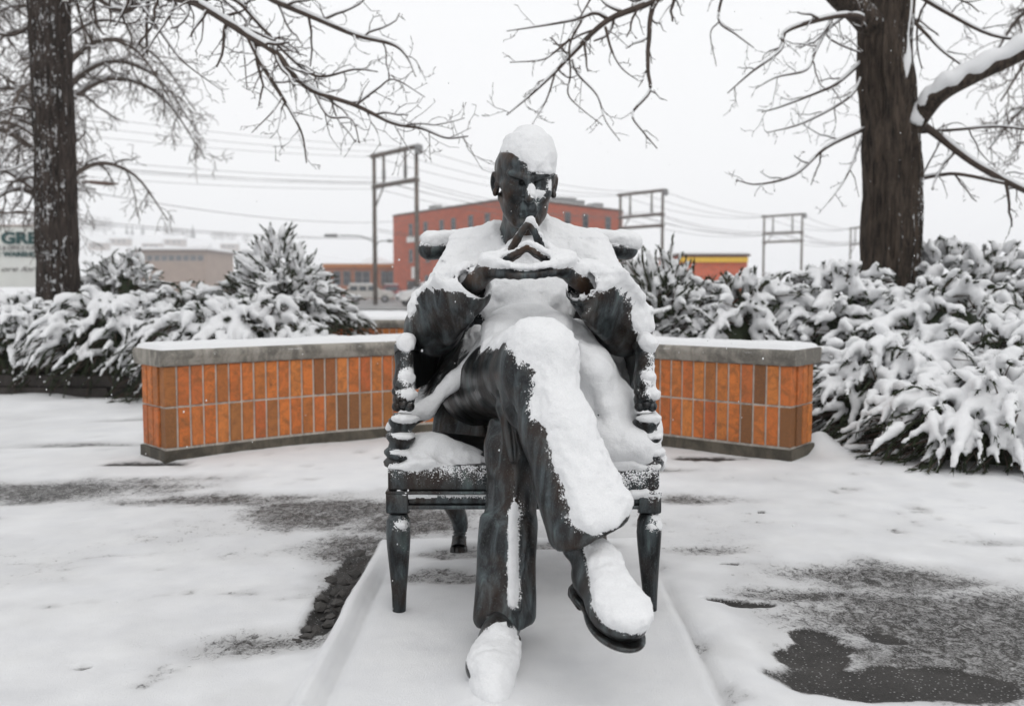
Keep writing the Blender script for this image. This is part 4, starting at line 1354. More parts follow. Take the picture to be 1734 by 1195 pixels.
def juniper(label, c, r, n, seed, cone=0.0, name='juniper_bush', tips=0.0, snowiness=1.0, h=0.022, L0=(.20, .36), rmax=.049, droop=.75):
    rg = np.random.default_rng(seed)
    c = np.array(c, float); r = np.array(r, float)
    root = empty(name, (c[0], c[1], 0), label, 'juniper', 'snow laden junipers')
    u = rg.normal(size=(n * 2, 3)); u /= np.linalg.norm(u, axis=1, keepdims=True)
    u[:, 2] = np.where(u[:, 2] < -0.15, -u[:, 2], u[:, 2])
    keep = (u[:, 1] < 0.35) | (rg.random(len(u)) < 0.35)
    u = u[keep][:n]; n = len(u)
    k = 0.62 + 0.22 * rg.random(n) + 0.16 * vnoise(u[:, 0] * 2.3 + seed, u[:, 1] * 2.3, u[:, 2] * 2.3, seed)
    if cone: k = k * (1 - cone * np.clip(u[:, 2], 0, 1) * np.sqrt(np.clip(1 - u[:, 2] ** 2, 0, 1)))
    base = c + u * r * k[:, None]
    base[:, 2] = np.maximum(base[:, 2], 0.06)
    d = u / r; d /= np.linalg.norm(d, axis=1, keepdims=True)
    d = d + rg.normal(size=(n, 3)) * 0.38; d[:, 2] = d[:, 2] * 0.55 + 0.22 + tips * np.clip(u[:, 2], 0, 1)
    d /= np.linalg.norm(d, axis=1, keepdims=True)
    L = rg.uniform(L0[0], L0[1], n) * (0.8 + 0.4 * (1 - np.abs(u[:, 2])))
    dr = droop * rg.uniform(0.6, 1.3, n) * (1 - tips * np.clip(u[:, 2], 0, 1))
    t = np.linspace(0, 1, 6)
    P = base[:, None, :] + d[:, None, :] * (L[:, None] * t[None])[:, :, None]
    P[:, :, 2] -= (dr * L)[:, None] * t[None] ** 2
    side = rg.normal(size=(n, 3)); side -= (side * d).sum(1, keepdims=True) * d; side /= np.linalg.norm(side, axis=1, keepdims=True)
    P += side[:, None, :] * (0.10 * L[:, None] * np.sin(t * 3.0)[None])[:, :, None]
    P[:, :, 2] = np.maximum(P[:, :, 2], 0.03)
    # --- foliage: scale-leaved sprays of fine tapering twiglets
    m = 46
    tt = rg.random((n, m)) ** 0.8
    f = tt * 5; i0 = np.clip(f.astype(int), 0, 4); w = (f - i0)[:, :, None]
    ar = np.arange(n)[:, None]
    Q = P[ar, i0] * (1 - w) + P[ar, i0 + 1] * w
    ax = P[ar, i0 + 1] - P[ar, i0]; ax /= np.linalg.norm(ax, axis=2, keepdims=True) + 1e-9
    rd = rg.normal(size=(n, m, 3)); rd /= np.linalg.norm(rd, axis=2, keepdims=True); rd[:, :, 2] *= 0.7
    dd = ax * 1.25 + rd * 0.48; dd /= np.linalg.norm(dd, axis=2, keepdims=True)
    ll = rg.uniform(0.030, 0.070, (n, m))[:, :, None] * (1.15 - 0.5 * tt[:, :, None])
    Q = Q.reshape(-1, 3); dd = dd.reshape(-1, 3); ll = ll.reshape(-1, 1)
    a = np.cross(dd, rg.normal(size=dd.shape)); a /= np.linalg.norm(a, axis=1, keepdims=True) + 1e-9; b = np.cross(dd, a)
    wd = 0.0046
    V = np.concatenate([Q + a * wd, Q - a * wd * 0.5 + b * wd * 0.87, Q - a * wd * 0.5 - b * wd * 0.87, Q + dd * ll], 0)
    N = len(Q); z = np.arange(N)
    F = np.concatenate([np.stack([z + p_ * N, z + q_ * N, z + 3 * N], 1) for p_, q_ in ((0, 1), (1, 2), (2, 0))])
    # solid heart added inside the bush so the gaps between sprays read dark
    bm = bmesh.new(); bmesh.ops.create_icosphere(bm, subdivisions=4, radius=1.0)
    cv = np.array([v.co[:] for v in bm.verts]); cf = np.array([[v.index for v in fc.verts] for fc in bm.faces]); bm.free()
    kk = 0.66 + 0.20 * fbm(cv[:, 0] * 3, cv[:, 1] * 3, cv[:, 2] * 3, seed, 3)
    if cone: kk = kk * (1 - cone * np.clip(cv[:, 2], 0, 1) * np.sqrt(np.clip(1 - cv[:, 2] ** 2, 0, 1)))
    cv = c + cv * r * kk[:, None]; cv[:, 2] = np.maximum(cv[:, 2], 0.02)
    link_mesh('foliage', np_mesh('foliage', np.concatenate([V, cv]), np.concatenate([F, cf + len(V)])), M['juniper'], root, smooth=False)
    tv, tf = tubes_batch(P[:, ::5], np.broadcast_to(np.array([.006, .002])[None], (n, 2)), 3)
    link_mesh('branches', np_mesh('branches', tv, tf), M['twig'], root)
    # --- snow lying along the sprays, merged where they touch
    lo = P.reshape(-1, 3).min(0) - 0.09; hi = P.reshape(-1, 3).max(0) + 0.09
    S = Field(lo, hi, h); S.margin = 0.022
    upness = np.clip(u[:, 2] * 1.7 + 0.30, 0.0, 1)
    for i in range(n):
        if rg.random() > snowiness * (0.15 + 0.66 * upness[i]): continue
        ra = rmax * rg.uniform(.40, 1.0) * (0.40 + 0.60 * upness[i])
        off = np.array((0, 0, ra * 0.55))
        s0 = rg.integers(0, 3)
        for j in range(s0, 5):
            x0, x1 = (j - s0) / (5 - s0), (j + 1 - s0) / (5 - s0)
            S.cap(P[i, j] + off, P[i, j + 1] + off, ra * (1 - .70 * x0), ra * (1 - .70 * x1), .020)
    near = np.abs(S.phi) < 0.03
    ix = np.argwhere(near); q = [ix[:, a_] * h + S.lo[a_] for a_ in range(3)]
    S.phi[near] += (0.0125 * fbm(q[0] * 30, q[1] * 30, q[2] * 30, seed + 3, 2, .7)).astype(np.float32)
    S.phi[0], S.phi[-1] = 1, 1; S.phi[:, 0], S.phi[:, -1] = 1, 1; S.phi[:, :, 0], S.phi[:, :, -1] = 1, 1
    link_mesh('snow', S.mesh('snow'), M['snow'], root, 'stuff')
    return root


JUN = [
    # right of the wall
    ('upright tipped juniper behind the right end of the curved brick wall, beside the statue', (1.12, 7.0, .36), (.62, .5, .80), 420, 1, .25, .9),
    ('dense juniper right behind the coping of the curved wall', (1.68, 6.9, .30), (.68, .6, .72), 460, 2, 0, .35),
    ('juniper in front of the thick right tree trunk', (2.32, 6.7, .32), (.62, .6, .70), 440, 3, 0, .2),
    ('juniper standing right of the thick right trunk, middle of the slope', (2.85, 6.3, .28), (.72, .6, .66), 460, 4, 0, .1),
    ('tall juniper farthest up at the right edge behind the trunk', (3.75, 7.7, .42), (.95, .7, .86), 480, 5, 0, .4),
    ('low juniper touching the right end of the curved wall', (2.20, 5.45, .14), (.52, .55, .46), 420, 6, 0, 0),
    ('juniper spreading over the snow in the right foreground, nearest to the viewer', (2.45, 4.72, .10), (.62, .48, .36), 480, 7, 0, 0),
    ('broad juniper on the slope just behind the nearest one', (3.05, 5.45, .18), (.72, .62, .52), 480, 8, 0, 0),
    ('far right juniper between the slope and the picture edge', (3.7, 6.4, .30), (.75, .65, .66), 380, 9, 0, .1),
    # left bed
    ('drooping juniper at the left edge over the dark timber kerb', (-4.25, 7.95, .26), (.85, .62, .60), 500, 11, 0, 0),
    ('drooping juniper over the timber kerb in front of the left tree trunk', (-3.25, 7.80, .26), (.80, .60, .58), 500, 12, 0, 0),
    ('juniper with hanging snowy fingers behind the left end of the brick wall', (-2.25, 7.45, .22), (.80, .55, .60), 500, 13, 0, 0),
    ('small low juniper at the foot of the conical one', (-1.62, 7.35, .14), (.42, .42, .42), 260, 14, 0, 0),
    ('rounded juniper beside the left tree trunk, in front of the hillside', (-3.95, 9.5, .50), (.60, .5, .72), 340, 15, .1, .5),
    ('juniper in the dip between the rounded and the conical juniper', (-2.95, 8.6, .32), (.62, .5, .64), 300, 17, 0, .2),
    ('conical juniper rising behind the left half of the brick wall', (-2.02, 8.3, .42), (.66, .58, 1.0), 640, 16, .45, .8),
]
for lab, c_, r_, n_, sd, cone, tips in JUN:
    juniper(lab, c_, r_, n_, 100 + sd, cone, tips=tips, rmax=.034 if tips >= .5 else .044, h=0.016 if sd in (6, 7, 8) else 0.022)

# dark timber kerb of the left bed
k_ = empty('timber_kerb', (-4.2, 7.33, 0), 'low dark timber kerb below the left junipers, dusted with snow', 'kerb')
M['timber_snow'] = M['timber']
for j, z in enumerate((0.045, 0.138)):
    x = -7.0
    while x < -2.2:
        Lk = random.uniform(1.1, 1.5)
        MB().box((x + Lk / 2, 7.33 + .02 * j + .10 * (-2.5 - x - Lk / 2) * -0.10, z), (Lk - .006, .10, .088), R(-2.5), .006).build('timber', M['timber'], k_)
        x += Lk

# ------------------------------------------------------------------ trees
def mat_bark(name, snowdir, amount, col=(0.052, 0.040, 0.033)):
    t = NT(name); v = t.coord('Object', (1, 1, 0.16))
    a = t.noise(v, 30, 5, 0.7, 0.5); b = t.noise(t.coord('Object'), 60, 4, 0.7)
    c = t.mix(t.mapr(a, 0.35, 0.65), tuple(x * 0.22 for x in col), tuple(x * 2.1 for x in col))
    c = t.mix(t.math('MULTIPLY', t.mapr(b, .55, .75), .5), c, (0.11, 0.085, 0.068))
    f = t.facing(snowdir)
    n = t.noise(t.coord('Object', (1, 1, 0.55)), 42, 4, 0.7); n2 = t.noise(t.coord('Object'), 4, 2, 0.5)
    m = t.math('ADD', t.math('MULTIPLY', f, 0.24), t.math('ADD', t.math('MULTIPLY', n, 0.8), t.math('MULTIPLY', n2, 0.35)))
    mask = t.mapr(m, 0.90 - amount, 0.95 - amount)
    c = t.mix(mask, c, SNOW_COL)
    h = t.math('ADD', a, t.math('MULTIPLY', mask, 0.4))
    return t.fin(c, 0.85, 0, t.bump(h, 0.9, 0.03), 0.2)


M['bark_l'] = mat_bark('bark_snow_flecked', (0.0, -0.9, 0.3), 0.055, (0.038, 0.030, 0.026))
M['bark_r'] = mat_bark('bark_brown', (0.95, -0.2, 0.2), 0.085, (0.040, 0.030, 0.023))
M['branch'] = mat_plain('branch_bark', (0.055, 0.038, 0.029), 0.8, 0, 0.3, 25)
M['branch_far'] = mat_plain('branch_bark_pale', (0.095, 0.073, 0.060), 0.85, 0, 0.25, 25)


def trunk_mesh(pts, rad, seed, furrow=0.022, rings=210, seg=110):
    path = catmull([Vector(p) for p in pts], 20); path = resample(path, sum((b - a).length for a, b in zip(path, path[1:])) / rings)
    n = len(path); rs = np.interp(np.linspace(0, 1, n), np.linspace(0, 1, len(rad)), rad)
    V = []
    for i, p in enumerate(path):
        q = np.arange(seg) * 2 * np.pi / seg
        rg = np.abs(vnoise(np.cos(q) * 6.5, np.sin(q) * 6.5, p.z * 1.6, seed)) ; rg2 = np.abs(vnoise(np.cos(q) * 13, np.sin(q) * 13, p.z * 4, seed + 4))
        d = rs[i] + furrow * (rg - .4) + furrow * .55 * (rg2 - .4) + .02 * vnoise(np.cos(q), np.sin(q), p.z * 1.2, seed + 9)
        V.append(np.stack([p.x + d * np.cos(q), p.y + d * np.sin(q), np.full(seg, p.z)], 1))
    V = np.concatenate(V)
    i = np.arange(n - 1)[:, None] * seg; j = np.arange(seg)[None]; j2 = (j + 1) % seg
    F = np.stack(np.broadcast_arrays(i + j, i + j2, i + seg + j2, i + seg + j), -1).reshape(-1, 4)
    return np_mesh('trunk', V, F)


class Twigs:
    """collects branches: limbs as 7-point, end twigs as 4-point, spurs as 2-point polylines"""
    def __init__(self, seed, spurs=True): self.B = {7: ([], []), 4: ([], []), 2: ([], [])}; self.rg = np.random.default_rng(seed); self.spurs = spurs

    def add(self, p, r, K=7):
        p = np.asarray(p, float)
        if len(p) != K:
            L = np.concatenate([[0], np.cumsum(np.linalg.norm(np.diff(p, axis=0), axis=1))]); s = np.linspace(0, L[-1], K)
            r = np.interp(s, L, r); p = np.stack([np.interp(s, L, p[:, a]) for a in range(3)], 1)
        self.B[K][0].append(p); self.B[K][1].append(r)

    def limb(self, pts, r0, r1, lv=2, dens=7.0, Lk=.55, droop=.35, flat=1.0, up=0.0):
        """a guided limb with side branches; pts are world points"""
        pts = np.array([tuple(p) for p in catmull([Vector(p) for p in pts], 5)])
        n = len(pts); rad = np.linspace(r0, r1, n)
        for i in range(0, n - 1, 6):
            self.add(pts[i:i + 7], rad[i:i + 7])
        self.sprout(pts, rad, lv, dens, Lk, droop, flat, up)

    def sprout(self, pts, rad, lv, dens, Lk, droop, flat, up=0.0):
        rg = self.rg
        seg = np.linalg.norm(np.diff(pts, axis=0), axis=1); cum = np.concatenate([[0], np.cumsum(seg)]); tot = cum[-1]
        m = max(1, int(tot * dens + rg.random())); sgn = 1
        S = (np.arange(m) + rg.uniform(.1, .9, m)) / m * tot
        J = np.clip(np.searchsorted(cum, S) - 1, 0, len(seg) - 1); Wt = (S - cum[J]) / np.maximum(seg[J], 1e-9)
        Pn = pts[J] * (1 - Wt[:, None]) + pts[J + 1] * Wt[:, None]
        AX = (pts[J + 1] - pts[J]) / np.maximum(seg[J], 1e-9)[:, None]
        PR = np.stack([AX[:, 2], np.zeros(m), -AX[:, 0]], 1); PR /= np.linalg.norm(PR, axis=1, keepdims=True) + 1e-9
        sg = np.where(np.arange(m) % 2, 1.0, -1.0)[:, None]
        D = AX * rg.uniform(.45, .85, (m, 1)) + PR * sg * rg.uniform(.5, 1.0, (m, 1)) + rg.normal(size=(m, 3)) * np.array([.25, .45 * flat, .25]) + np.array([0, 0, up])
        D /= np.linalg.norm(D, axis=1, keepdims=True)
        Rr = np.maximum(np.interp(S, cum, rad) * rg.uniform(.40, .62, m), .0021)
        Ln = Lk * rg.uniform(.45, 1.25, m) * (1 - .45 * S / tot)
        # every side branch at once: direction wanders, droops, turns up at the tip
        K = 6 if lv > 0 else 3
        N = rg.normal(size=(m, K, 3)) * (.20 if lv > 0 else .30)
        g = np.array([(-droop * .22 if i < K / 2 else -droop * .05 + .08) + up * .1 for i in range(K)]) * (6 / K) ** .7
        Q = np.empty((m, K + 1, 3)); Q[:, 0] = Pn; d = D
        for i in range(K):
            d = d + N[:, i]; d[:, 2] += g[i]; d = d / np.linalg.norm(d, axis=1, keepdims=True)
            Q[:, i + 1] = Q[:, i] + d * (Ln / K)[:, None]
        RR = Rr[:, None] + (np.maximum(Rr * .45, .0017) - Rr)[:, None] * np.linspace(0, 1, K + 1)[None]
        for k in range(m):
            self.add(Q[k], RR[k], K + 1)
            if lv > 0: self.sprout(Q[k], RR[k], lv - 1, dens * 1.75, Lk * .45, droop, flat, up)
        if lv == 0 and self.spurs:                               # knobby spurs
            for i in range(1, K + 1):
                ok = rg.random(m) < .85; c = int(ok.sum())
                if not c: continue
                e = Q[ok, i] - Q[ok, i - 1]; e /= np.linalg.norm(e, axis=1, keepdims=True) + 1e-9
                e = e * .5 + rg.normal(size=(c, 3)) * .6; e /= np.linalg.norm(e, axis=1, keepdims=True)
                T = Q[ok, i] + e * rg.uniform(.012, .040, (c, 1))
                for a, b in zip(Q[ok, i], T): self.B[2][0].append(np.stack([a, b])); self.B[2][1].append(np.array([.0026, .0019]))

    def build(self, parent, mat, sides=5, snow=True, snow_min=.0021, name='branches', keep=.75):
        V, F, SV, SF_ = [], [], [], []; nv = ns = 0
        for K, (P, Rr) in self.B.items():
            if not P: continue
            P, Rr = np.array(P), np.array(Rr)
            v, f = tubes_batch(P, Rr, sides if K == 7 else 3); V.append(v); F.append(f + nv); nv += len(v)
            if snow and K > 2:                                   # a line of snow on each twig's upper side
                T = P[:, -1] - P[:, 0]; hor = np.linalg.norm(T[:, :2], axis=1) / (np.linalg.norm(T, axis=1) + 1e-9)
                ok = (hor > .35) & (Rr.mean(1) >= snow_min) & (self.rg.random(len(P)) < keep)
                if ok.any():
                    Ps = P[ok].copy(); Rs = Rr[ok] * .82 + .0008
                    Ps[:, :, 2] += Rr[ok] * .85
                    Rs[:, 0] *= .4; Rs[:, -1] *= .4
                    v, f = tubes_batch(Ps, Rs, 5 if K == 7 else 3); SV.append(v); SF_.append(f + ns); ns += len(v)
        link_mesh(name, np_mesh(name, np.concatenate(V), np.concatenate(F)), mat, parent)
        if SV: link_mesh('snow', np_mesh('snow', np.concatenate(SV), np.concatenate(SF_)), M['snow'], parent, 'stuff')


def pxs(lst, Y0, Y1=None):
    Y1 = Y0 if Y1 is None else Y1
    return [at(x, y, Y0 + (Y1 - Y0) * i / max(1, len(lst) - 1)) for i, (x, y) in enumerate(lst)]


# left tree
YL = 8.9
TL = empty('shade_tree', (at(97, 480, YL).x, YL, 0), 'left tree with dark trunk flecked by snow, one limb reaching over the statue', 'tree')
tp = [Vector((at(99, 560, YL).x, YL, -.1)), at(97, 440, YL), at(92, 240, YL), at(84, 20, YL), at(78, -180, YL + .1), at(60, -420, YL + .3)]
link_mesh('trunk', trunk_mesh(tp, [.21, .185, .178, .185, .16, .11], 5, .036), M['bark_l'], TL)
tw = Twigs(21)
fork = at(92, -10, YL)
tw.limb([fork, at(150, -60, 8.3), at(215, -40, 7.4), at(282, -6, 6.6), at(334, 7, 6.3), at(419, 60, 6.1), at(468, 91, 6.05), at(496, 127, 6), at(531, 155, 6), at(602, 179, 5.95), at(665, 209, 5.9), at(714, 218, 5.9), at(756, 234, 5.85), at(793, 231, 5.85)], .036, .004, 1, 9, .55, .35, .6)
tw.limb(pxs([(419, 60), (443, 109), (478, 165), (493, 190), (512, 229), (519, 276)], 6.1, 5.9), .017, .004, 1, 7, .36, .5, .6)
tw.limb([at(300, -30, 6.7)] + pxs([(400, -35), (461, 0), (531, 30), (602, 60), (665, 76), (690, 98), (704, 130)], 6.5, 6.2), .030, .004, 1, 7, .42, .35, .6)
tw.limb(pxs([(334, -20), (398, 0), (433, 35), (496, 102), (540, 130), (600, 118), (640, 122)], 6.5, 6.3), .020, .004, 1, 7, .40, .35, .6)
tw.limb(pxs([(200, -40), (253, 28), (296, 88), (320, 113), (378, 155)], 6.9, 6.6), .013, .003, 1, 6, .30, .4, .6)
tw.limb(pxs([(531, 155), (556, 197), (595, 202), (609, 243)], 6.0, 5.9), .009, .003, 0, 8, .22, .5, .6)
tw.limb(pxs([(478, 165), (461, 190), (426, 225)], 6.0, 5.9), .007, .003, 0, 8, .22, .5, .6)
tw.limb(pxs([(602, 179), (640, 150), (668, 135), (720, 165)], 5.95, 5.9), .008, .003, 0, 8, .20, .2, .6)
tw.limb(pxs([(335, 7), (400, 40), (412, 80), (418, 150)], 6.3, 6.1), .010, .003, 1, 7, .25, .6, .6)
tw.limb([at(110, 0, 8.8), at(160, -5, 8.4), at(205, 20, 8.2), at(240, 0, 8.1), at(250, -30, 8.0)], .035, .015, 1, 5, .6, .6, .6)
tw.limb(pxs([(112, 60), (170, 35), (225, 40), (250, 10)], 8.9, 8.4), .016, .005, 1, 5, .5, .9, .6)
tw.limb(pxs([(60, 40), (20, 60), (-30, 50)], 9, 8.6), .02, .008, 1, 5, .5, .8, .6)
tw.limb(pxs([(62, 190), (30, 182), (-20, 195)], 9, 8.7), .014, .006, 1, 5, .4, .8, .6)
tw.limb([at(60, -420, YL + .3), at(-80, -600, 9.6)], .08, .03, 2, 2, 1.0, .2, 1)
tw.limb([at(60, -420, YL + .3), at(200, -640, 9.6)], .08, .03, 2, 2, 1.0, .2, 1)
tw.build(TL, M['branch'])

# right tree
YT = 7.6
TR = empty('shade_tree', (at(1508, 430, YT).x, YT, 0), 'right tree with thick brown forked trunk, a snow topped limb to the right', 'tree')
tp = [Vector((at(1508, 520, YT).x, YT, -.1)), at(1508, 420, YT), at(1508, 230, YT), at(1500, 90, YT), at(1506, -30, YT), at(1515, -200, YT + .1), at(1500, -420, YT + .2)]
link_mesh('trunk', trunk_mesh(tp, [.255, .232, .226, .212, .175, .14, .10], 15, .042), M['bark_r'], TR)
tw = Twigs(31)
big = [at(1535, 232, YT - .05), at(1560, 192, YT - .15), at(1592, 156, YT - .3), at(1650, 124, YT - .4), at(1730, 86, YT - .5), at(1820, 30, YT - .6), at(1900, -60, YT - .7)]
bp_ = catmull(big, 8); brd = np.linspace(.085, .062, len(bp_))
m = MB(); m.tube(bp_, list(brd), 20); m.build('limb', M['bark_r'], TR, auto=70)
m = MB(); m.tube([p + Vector((.0, -.040, .050 + .012 * math.sin(i * 1.3))) for i, p in enumerate(bp_[1:])], [.02] + [b * (.86 + .10 * math.sin(i * .9)) for i, b in enumerate(brd[2:])], 14); m.build('snow', M['snow'], TR, smooth=True)
m = MB(); lb = catmull([at(1492, 60, YT), at(1455, 20, YT - .15), at(1415, -12, YT - .3), at(1360, -80, YT - .5), at(1280, -160, YT - 1)], 6); m.tube(lb, list(np.linspace(.12, .05, len(lb))), 16); m.build('limb', M['bark_r'], TR, auto=70)
m = MB(); m.tube(catmull([at(1540, 210, YT - .12), at(1530, 150, YT - .17), at(1535, 90, YT - .16), at(1536, 20, YT - .13), at(1538, -60, YT - .1)], 5), [.03 + .012 * math.sin(i * .9) for i in range(21)], 10, squash=(1.0, .7)); m.build('snow', M['snow'], TR, smooth=True)
A5 = dict(Lk=.34, droop=.45, flat=.6)
tw.limb([at(1280, -160, 6.6), at(1200, -60, 6.3)] + pxs([(1109, 0), (1028, 35), (969, 91), (941, 121), (902, 158), (858, 195)], 6.1, 5.9), .030, .004, 1, 8, .34, .3, .6)
tw.limb([at(1200, -60, 6.3)] + pxs([(1113, 0), (1099, 70), (1097, 120), (1100, 155), (1071, 193), (1090, 225), (1113, 252)], 6.1, 5.9), .020, .0035, 0, 8, .26, .3, .6)
tw.limb(pxs([(1028, 32), (1007, 23), (969, 35), (905, 46), (858, 53)], 6.1, 6.0), .013, .003, 0, 7, .24, .2, .6)
tw.limb(pxs([(965, 67), (940, 88), (916, 102), (863, 106)], 6, 5.9), .009, .003, 0, 8, .22, .3, .6)
tw.limb(pxs([(1025, 46), (1035, 84), (1053, 116), (1081, 137)], 6, 5.9), .010, .003, 0, 8, .22, .4, .6)
tw.limb(pxs([(969, 102), (979, 127), (1011, 162), (1025, 204), (1050, 239)], 6, 5.9), .009, .003, 0, 8, .22, .5, .6)
tw.limb(pxs([(985, 35), (965, 75), (966, 125), (962, 160), (985, 185), (1020, 212)], 6, 5.9), .008, .003, 0, 8, .18, .4, .6)
tw.limb(pxs([(941, 121), (925, 170), (900, 213)], 6, 5.9), .007, .003, 0, 8, .16, .3, .6)
tw.limb(pxs([(1005, -10), (985, 25), (960, 70)], 6, 5.9), .007, .003, 0, 8, .16, .3, .6)
tw.limb([at(1472, 42, 7.5)] + pxs([(1449, 27), (1399, 31), (1330, 54), (1322, 85), (1272, 123), (1232, 158)], 7.3, 6.9), .026, .004, 1, 5.5, .45, .4, .6)
tw.limb(pxs([(1407, 35), (1380, 89), (1365, 119), (1315, 131), (1280, 150)], 7.3, 7.0), .014, .004, 1, 6, .36, .4, .6)
tw.limb(pxs([(1465, 100), (1420, 140), (1392, 154), (1322, 181), (1290, 190)], 7.6, 7.1), .017, .004, 1, 6, .36, .4, .6)
tw.limb(pxs([(1462, 123), (1438, 165), (1361, 208), (1299, 225)], 7.6, 7.2), .015, .004, 1, 6, .36, .4, .6)
tw.limb(pxs([(1465, 218), (1399, 250), (1346, 296), (1284, 312), (1246, 305)], 7.6, 7.2), .017, .004, 1, 6, .30, .4, .6)
tw.limb(pxs([(1462, 225), (1438, 289), (1415, 327), (1386, 362)], 7.6, 7.3), .012, .003, 0, 7, .26, .4, .6)
tw.limb([at(1360, -80, 7.1)] + pxs([(1240, -40), (1222, 0), (1218, 37), (1245, 58), (1276, 81)], 7.0, 6.9), .016, .004, 0, 5, .3, .4, .6)
tw.limb(pxs([(1218, 37), (1203, 58), (1213, 112)], 7, 6.9), .006, .003, 0, 5, .18, .6, .6)
tw.limb(pxs([(1440, 20), (1400, 60), (1460, 90), (1430, 60)], 7.4, 7.2), .010, .004, 1, 6, .3, .4, .6)
tw.limb([at(1560, 210, 7.5)] + pxs([(1584, 227), (1650, 277), (1730, 320), (1800, 350)], 7.5, 7.2), .034, .022, 1, 5, .50, .5, .6)
tw.limb(pxs([(1550, 305), (1590, 297), (1630, 296), (1730, 316), (1800, 320)], 7.6, 7.2), .016, .012, 1, 5, .40, .5, .6)
tw.limb(pxs([(1550, 225), (1620, 220), (1700, 215), (1790, 230)], 7.6, 7.4), .014, .008, 1, 5, .4, .4, .6)
tw.limb(pxs([(1530, 20), (1570, 60), (1600, 90), (1640, 118)], 7.6, 7.2), .016, .008, 1, 6, .4, .5, .6)
tw.limb(pxs([(1535, -20), (1600, 20), (1680, 60), (1760, 70)], 7.6, 7.2), .02, .008, 1, 6, .5, .5, .6)
tw.limb([at(1515, -200, YT + .1), at(1640, -420, 8.0)], .08, .03, 2, 2, 1.0, .2, 1)
tw.build(TR, M['branch'])


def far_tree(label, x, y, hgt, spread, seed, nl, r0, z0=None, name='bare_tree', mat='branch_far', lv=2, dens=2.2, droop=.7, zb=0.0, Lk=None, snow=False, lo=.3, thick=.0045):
    root = empty(name, (x, y, zb), label, 'tree', 'bare trees in the distance')
    tw = Twigs(seed, False); rg = tw.rg
    top = Vector((x + .1 * spread, y, zb + hgt))
    base = Vector((x, y, zb - .3)); mid = base.lerp(top, .5) + Vector((.05 * spread, 0, 0))
    m = MB(); q = catmull([base, mid, top], 6); m.tube(q, list(np.linspace(r0, r0 * .25, len(q))), 10); m.build('trunk', M[mat], root, smooth=True)
    for i in range(nl):
        u = lo + (1 - lo) * (i + rg.random()) / nl
        p = base.lerp(top, u); a = rg.uniform(0, 6.28); L = spread * (1.15 - .75 * u) * rg.uniform(.7, 1.15)
        d = Vector((math.cos(a), math.sin(a) * .8, 0))
        pts = [p, p + d * L * .35 + Vector((0, 0, .22 * L)), p + d * L * .7 + Vector((0, 0, (.22 - .10 * droop) * L)), p + d * L + Vector((0, 0, (.12 - .42 * droop) * L))]
        tw.limb(pts, r0 * (.45 - .25 * u), r0 * .06, lv, dens, Lk or spread * .34, droop, 1.2)
    for K_ in tw.B: tw.B[K_] = (tw.B[K_][0], [np.maximum(r_ * 1.5, thick) for r_ in tw.B[K_][1]])
    tw.build(root, M[mat], 3, snow=snow, snow_min=.009, keep=.6)
    return root


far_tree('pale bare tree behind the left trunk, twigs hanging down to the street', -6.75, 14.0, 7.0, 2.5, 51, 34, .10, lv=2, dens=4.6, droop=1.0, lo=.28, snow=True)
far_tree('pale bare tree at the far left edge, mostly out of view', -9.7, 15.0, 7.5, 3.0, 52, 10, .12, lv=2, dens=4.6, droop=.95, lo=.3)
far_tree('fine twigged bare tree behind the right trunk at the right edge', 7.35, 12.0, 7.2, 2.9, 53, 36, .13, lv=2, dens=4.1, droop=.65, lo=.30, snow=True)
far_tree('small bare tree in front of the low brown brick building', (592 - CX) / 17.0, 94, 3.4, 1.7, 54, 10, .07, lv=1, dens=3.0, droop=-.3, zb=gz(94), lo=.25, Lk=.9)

# ------------------------------------------------------------------ street, buildings, wires, cars
M['red_brick'] = None
def mat_far_brick(name, col):
    t = NT(name); v = t.coord('Object')
    br = t.n('ShaderNodeTexBrick'); br.inputs['Scale'].default_value = 1.0
    br.inputs['Brick Width'].default_value = 0.44; br.inputs['Row Height'].default_value = 0.15; br.inputs['Mortar Size'].default_value = 0.012
    br.inputs['Color1'].default_value = (*col, 1); br.inputs['Color2'].default_value = (*(c * .72 for c in col), 1); br.inputs['Mortar'].default_value = (.25, .20, .17, 1)
    tc = t.n('ShaderNodeTexCoord'); mp = t.n('ShaderNodeMapping'); mp.inputs['Rotation'].default_value = (math.pi / 2, 0, 0)
    t.l(tc.outputs['Object'], mp.inputs['Vector']); t.l(mp.outputs[0], br.inputs['Vector'])
    n = t.noise(v, .35, 4, .6)
    c = t.mix(t.math('MULTIPLY', t.mapr(n, .4, .7), .45), br.outputs['Color'], tuple(x * .65 for x in col))
    return t.fin(c, .85)


M['red_brick'] = mat_far_brick('red_brick', (.56, .105, .042))
M['brown_brick'] = mat_far_brick('brown_brick', (.36, .12, .05))
M['tan'] = mat_plain('tan_wall', (.25, .18, .14), .85, 0, .1, .5)
M['trim'] = mat_plain('roof_edge', (.10, .06, .045), .7)
M['orange'] = mat_plain('orange_fascia', (.42, .15, .03), .6)
M['yellow'] = mat_plain('yellow_band', (.62, .38, .03), .6)
M['white'] = mat_plain('white_paint', (.74, .74, .72), .55, 0, .06)
M['pole'] = mat_plain('weathered_pole', (.13, .105, .088), .85, 0, .35, 3)
M['metal'] = mat_plain('grey_metal', (.22, .22, .22), .5, .3)
M['wire'] = mat_plain('wire', (.14, .13, .125), .7)
def mat_glass(name, col, rough=.12):
    t = NT(name); n = t.noise(t.coord('Object'), .8, 2, .5)
    return t.fin(t.mix(t.mapr(n, .35, .65), col, tuple(c * 2.0 for c in col)), rough, 0, None, .6)
M['pane'] = mat_glass('window_pane', (.020, .026, .034))


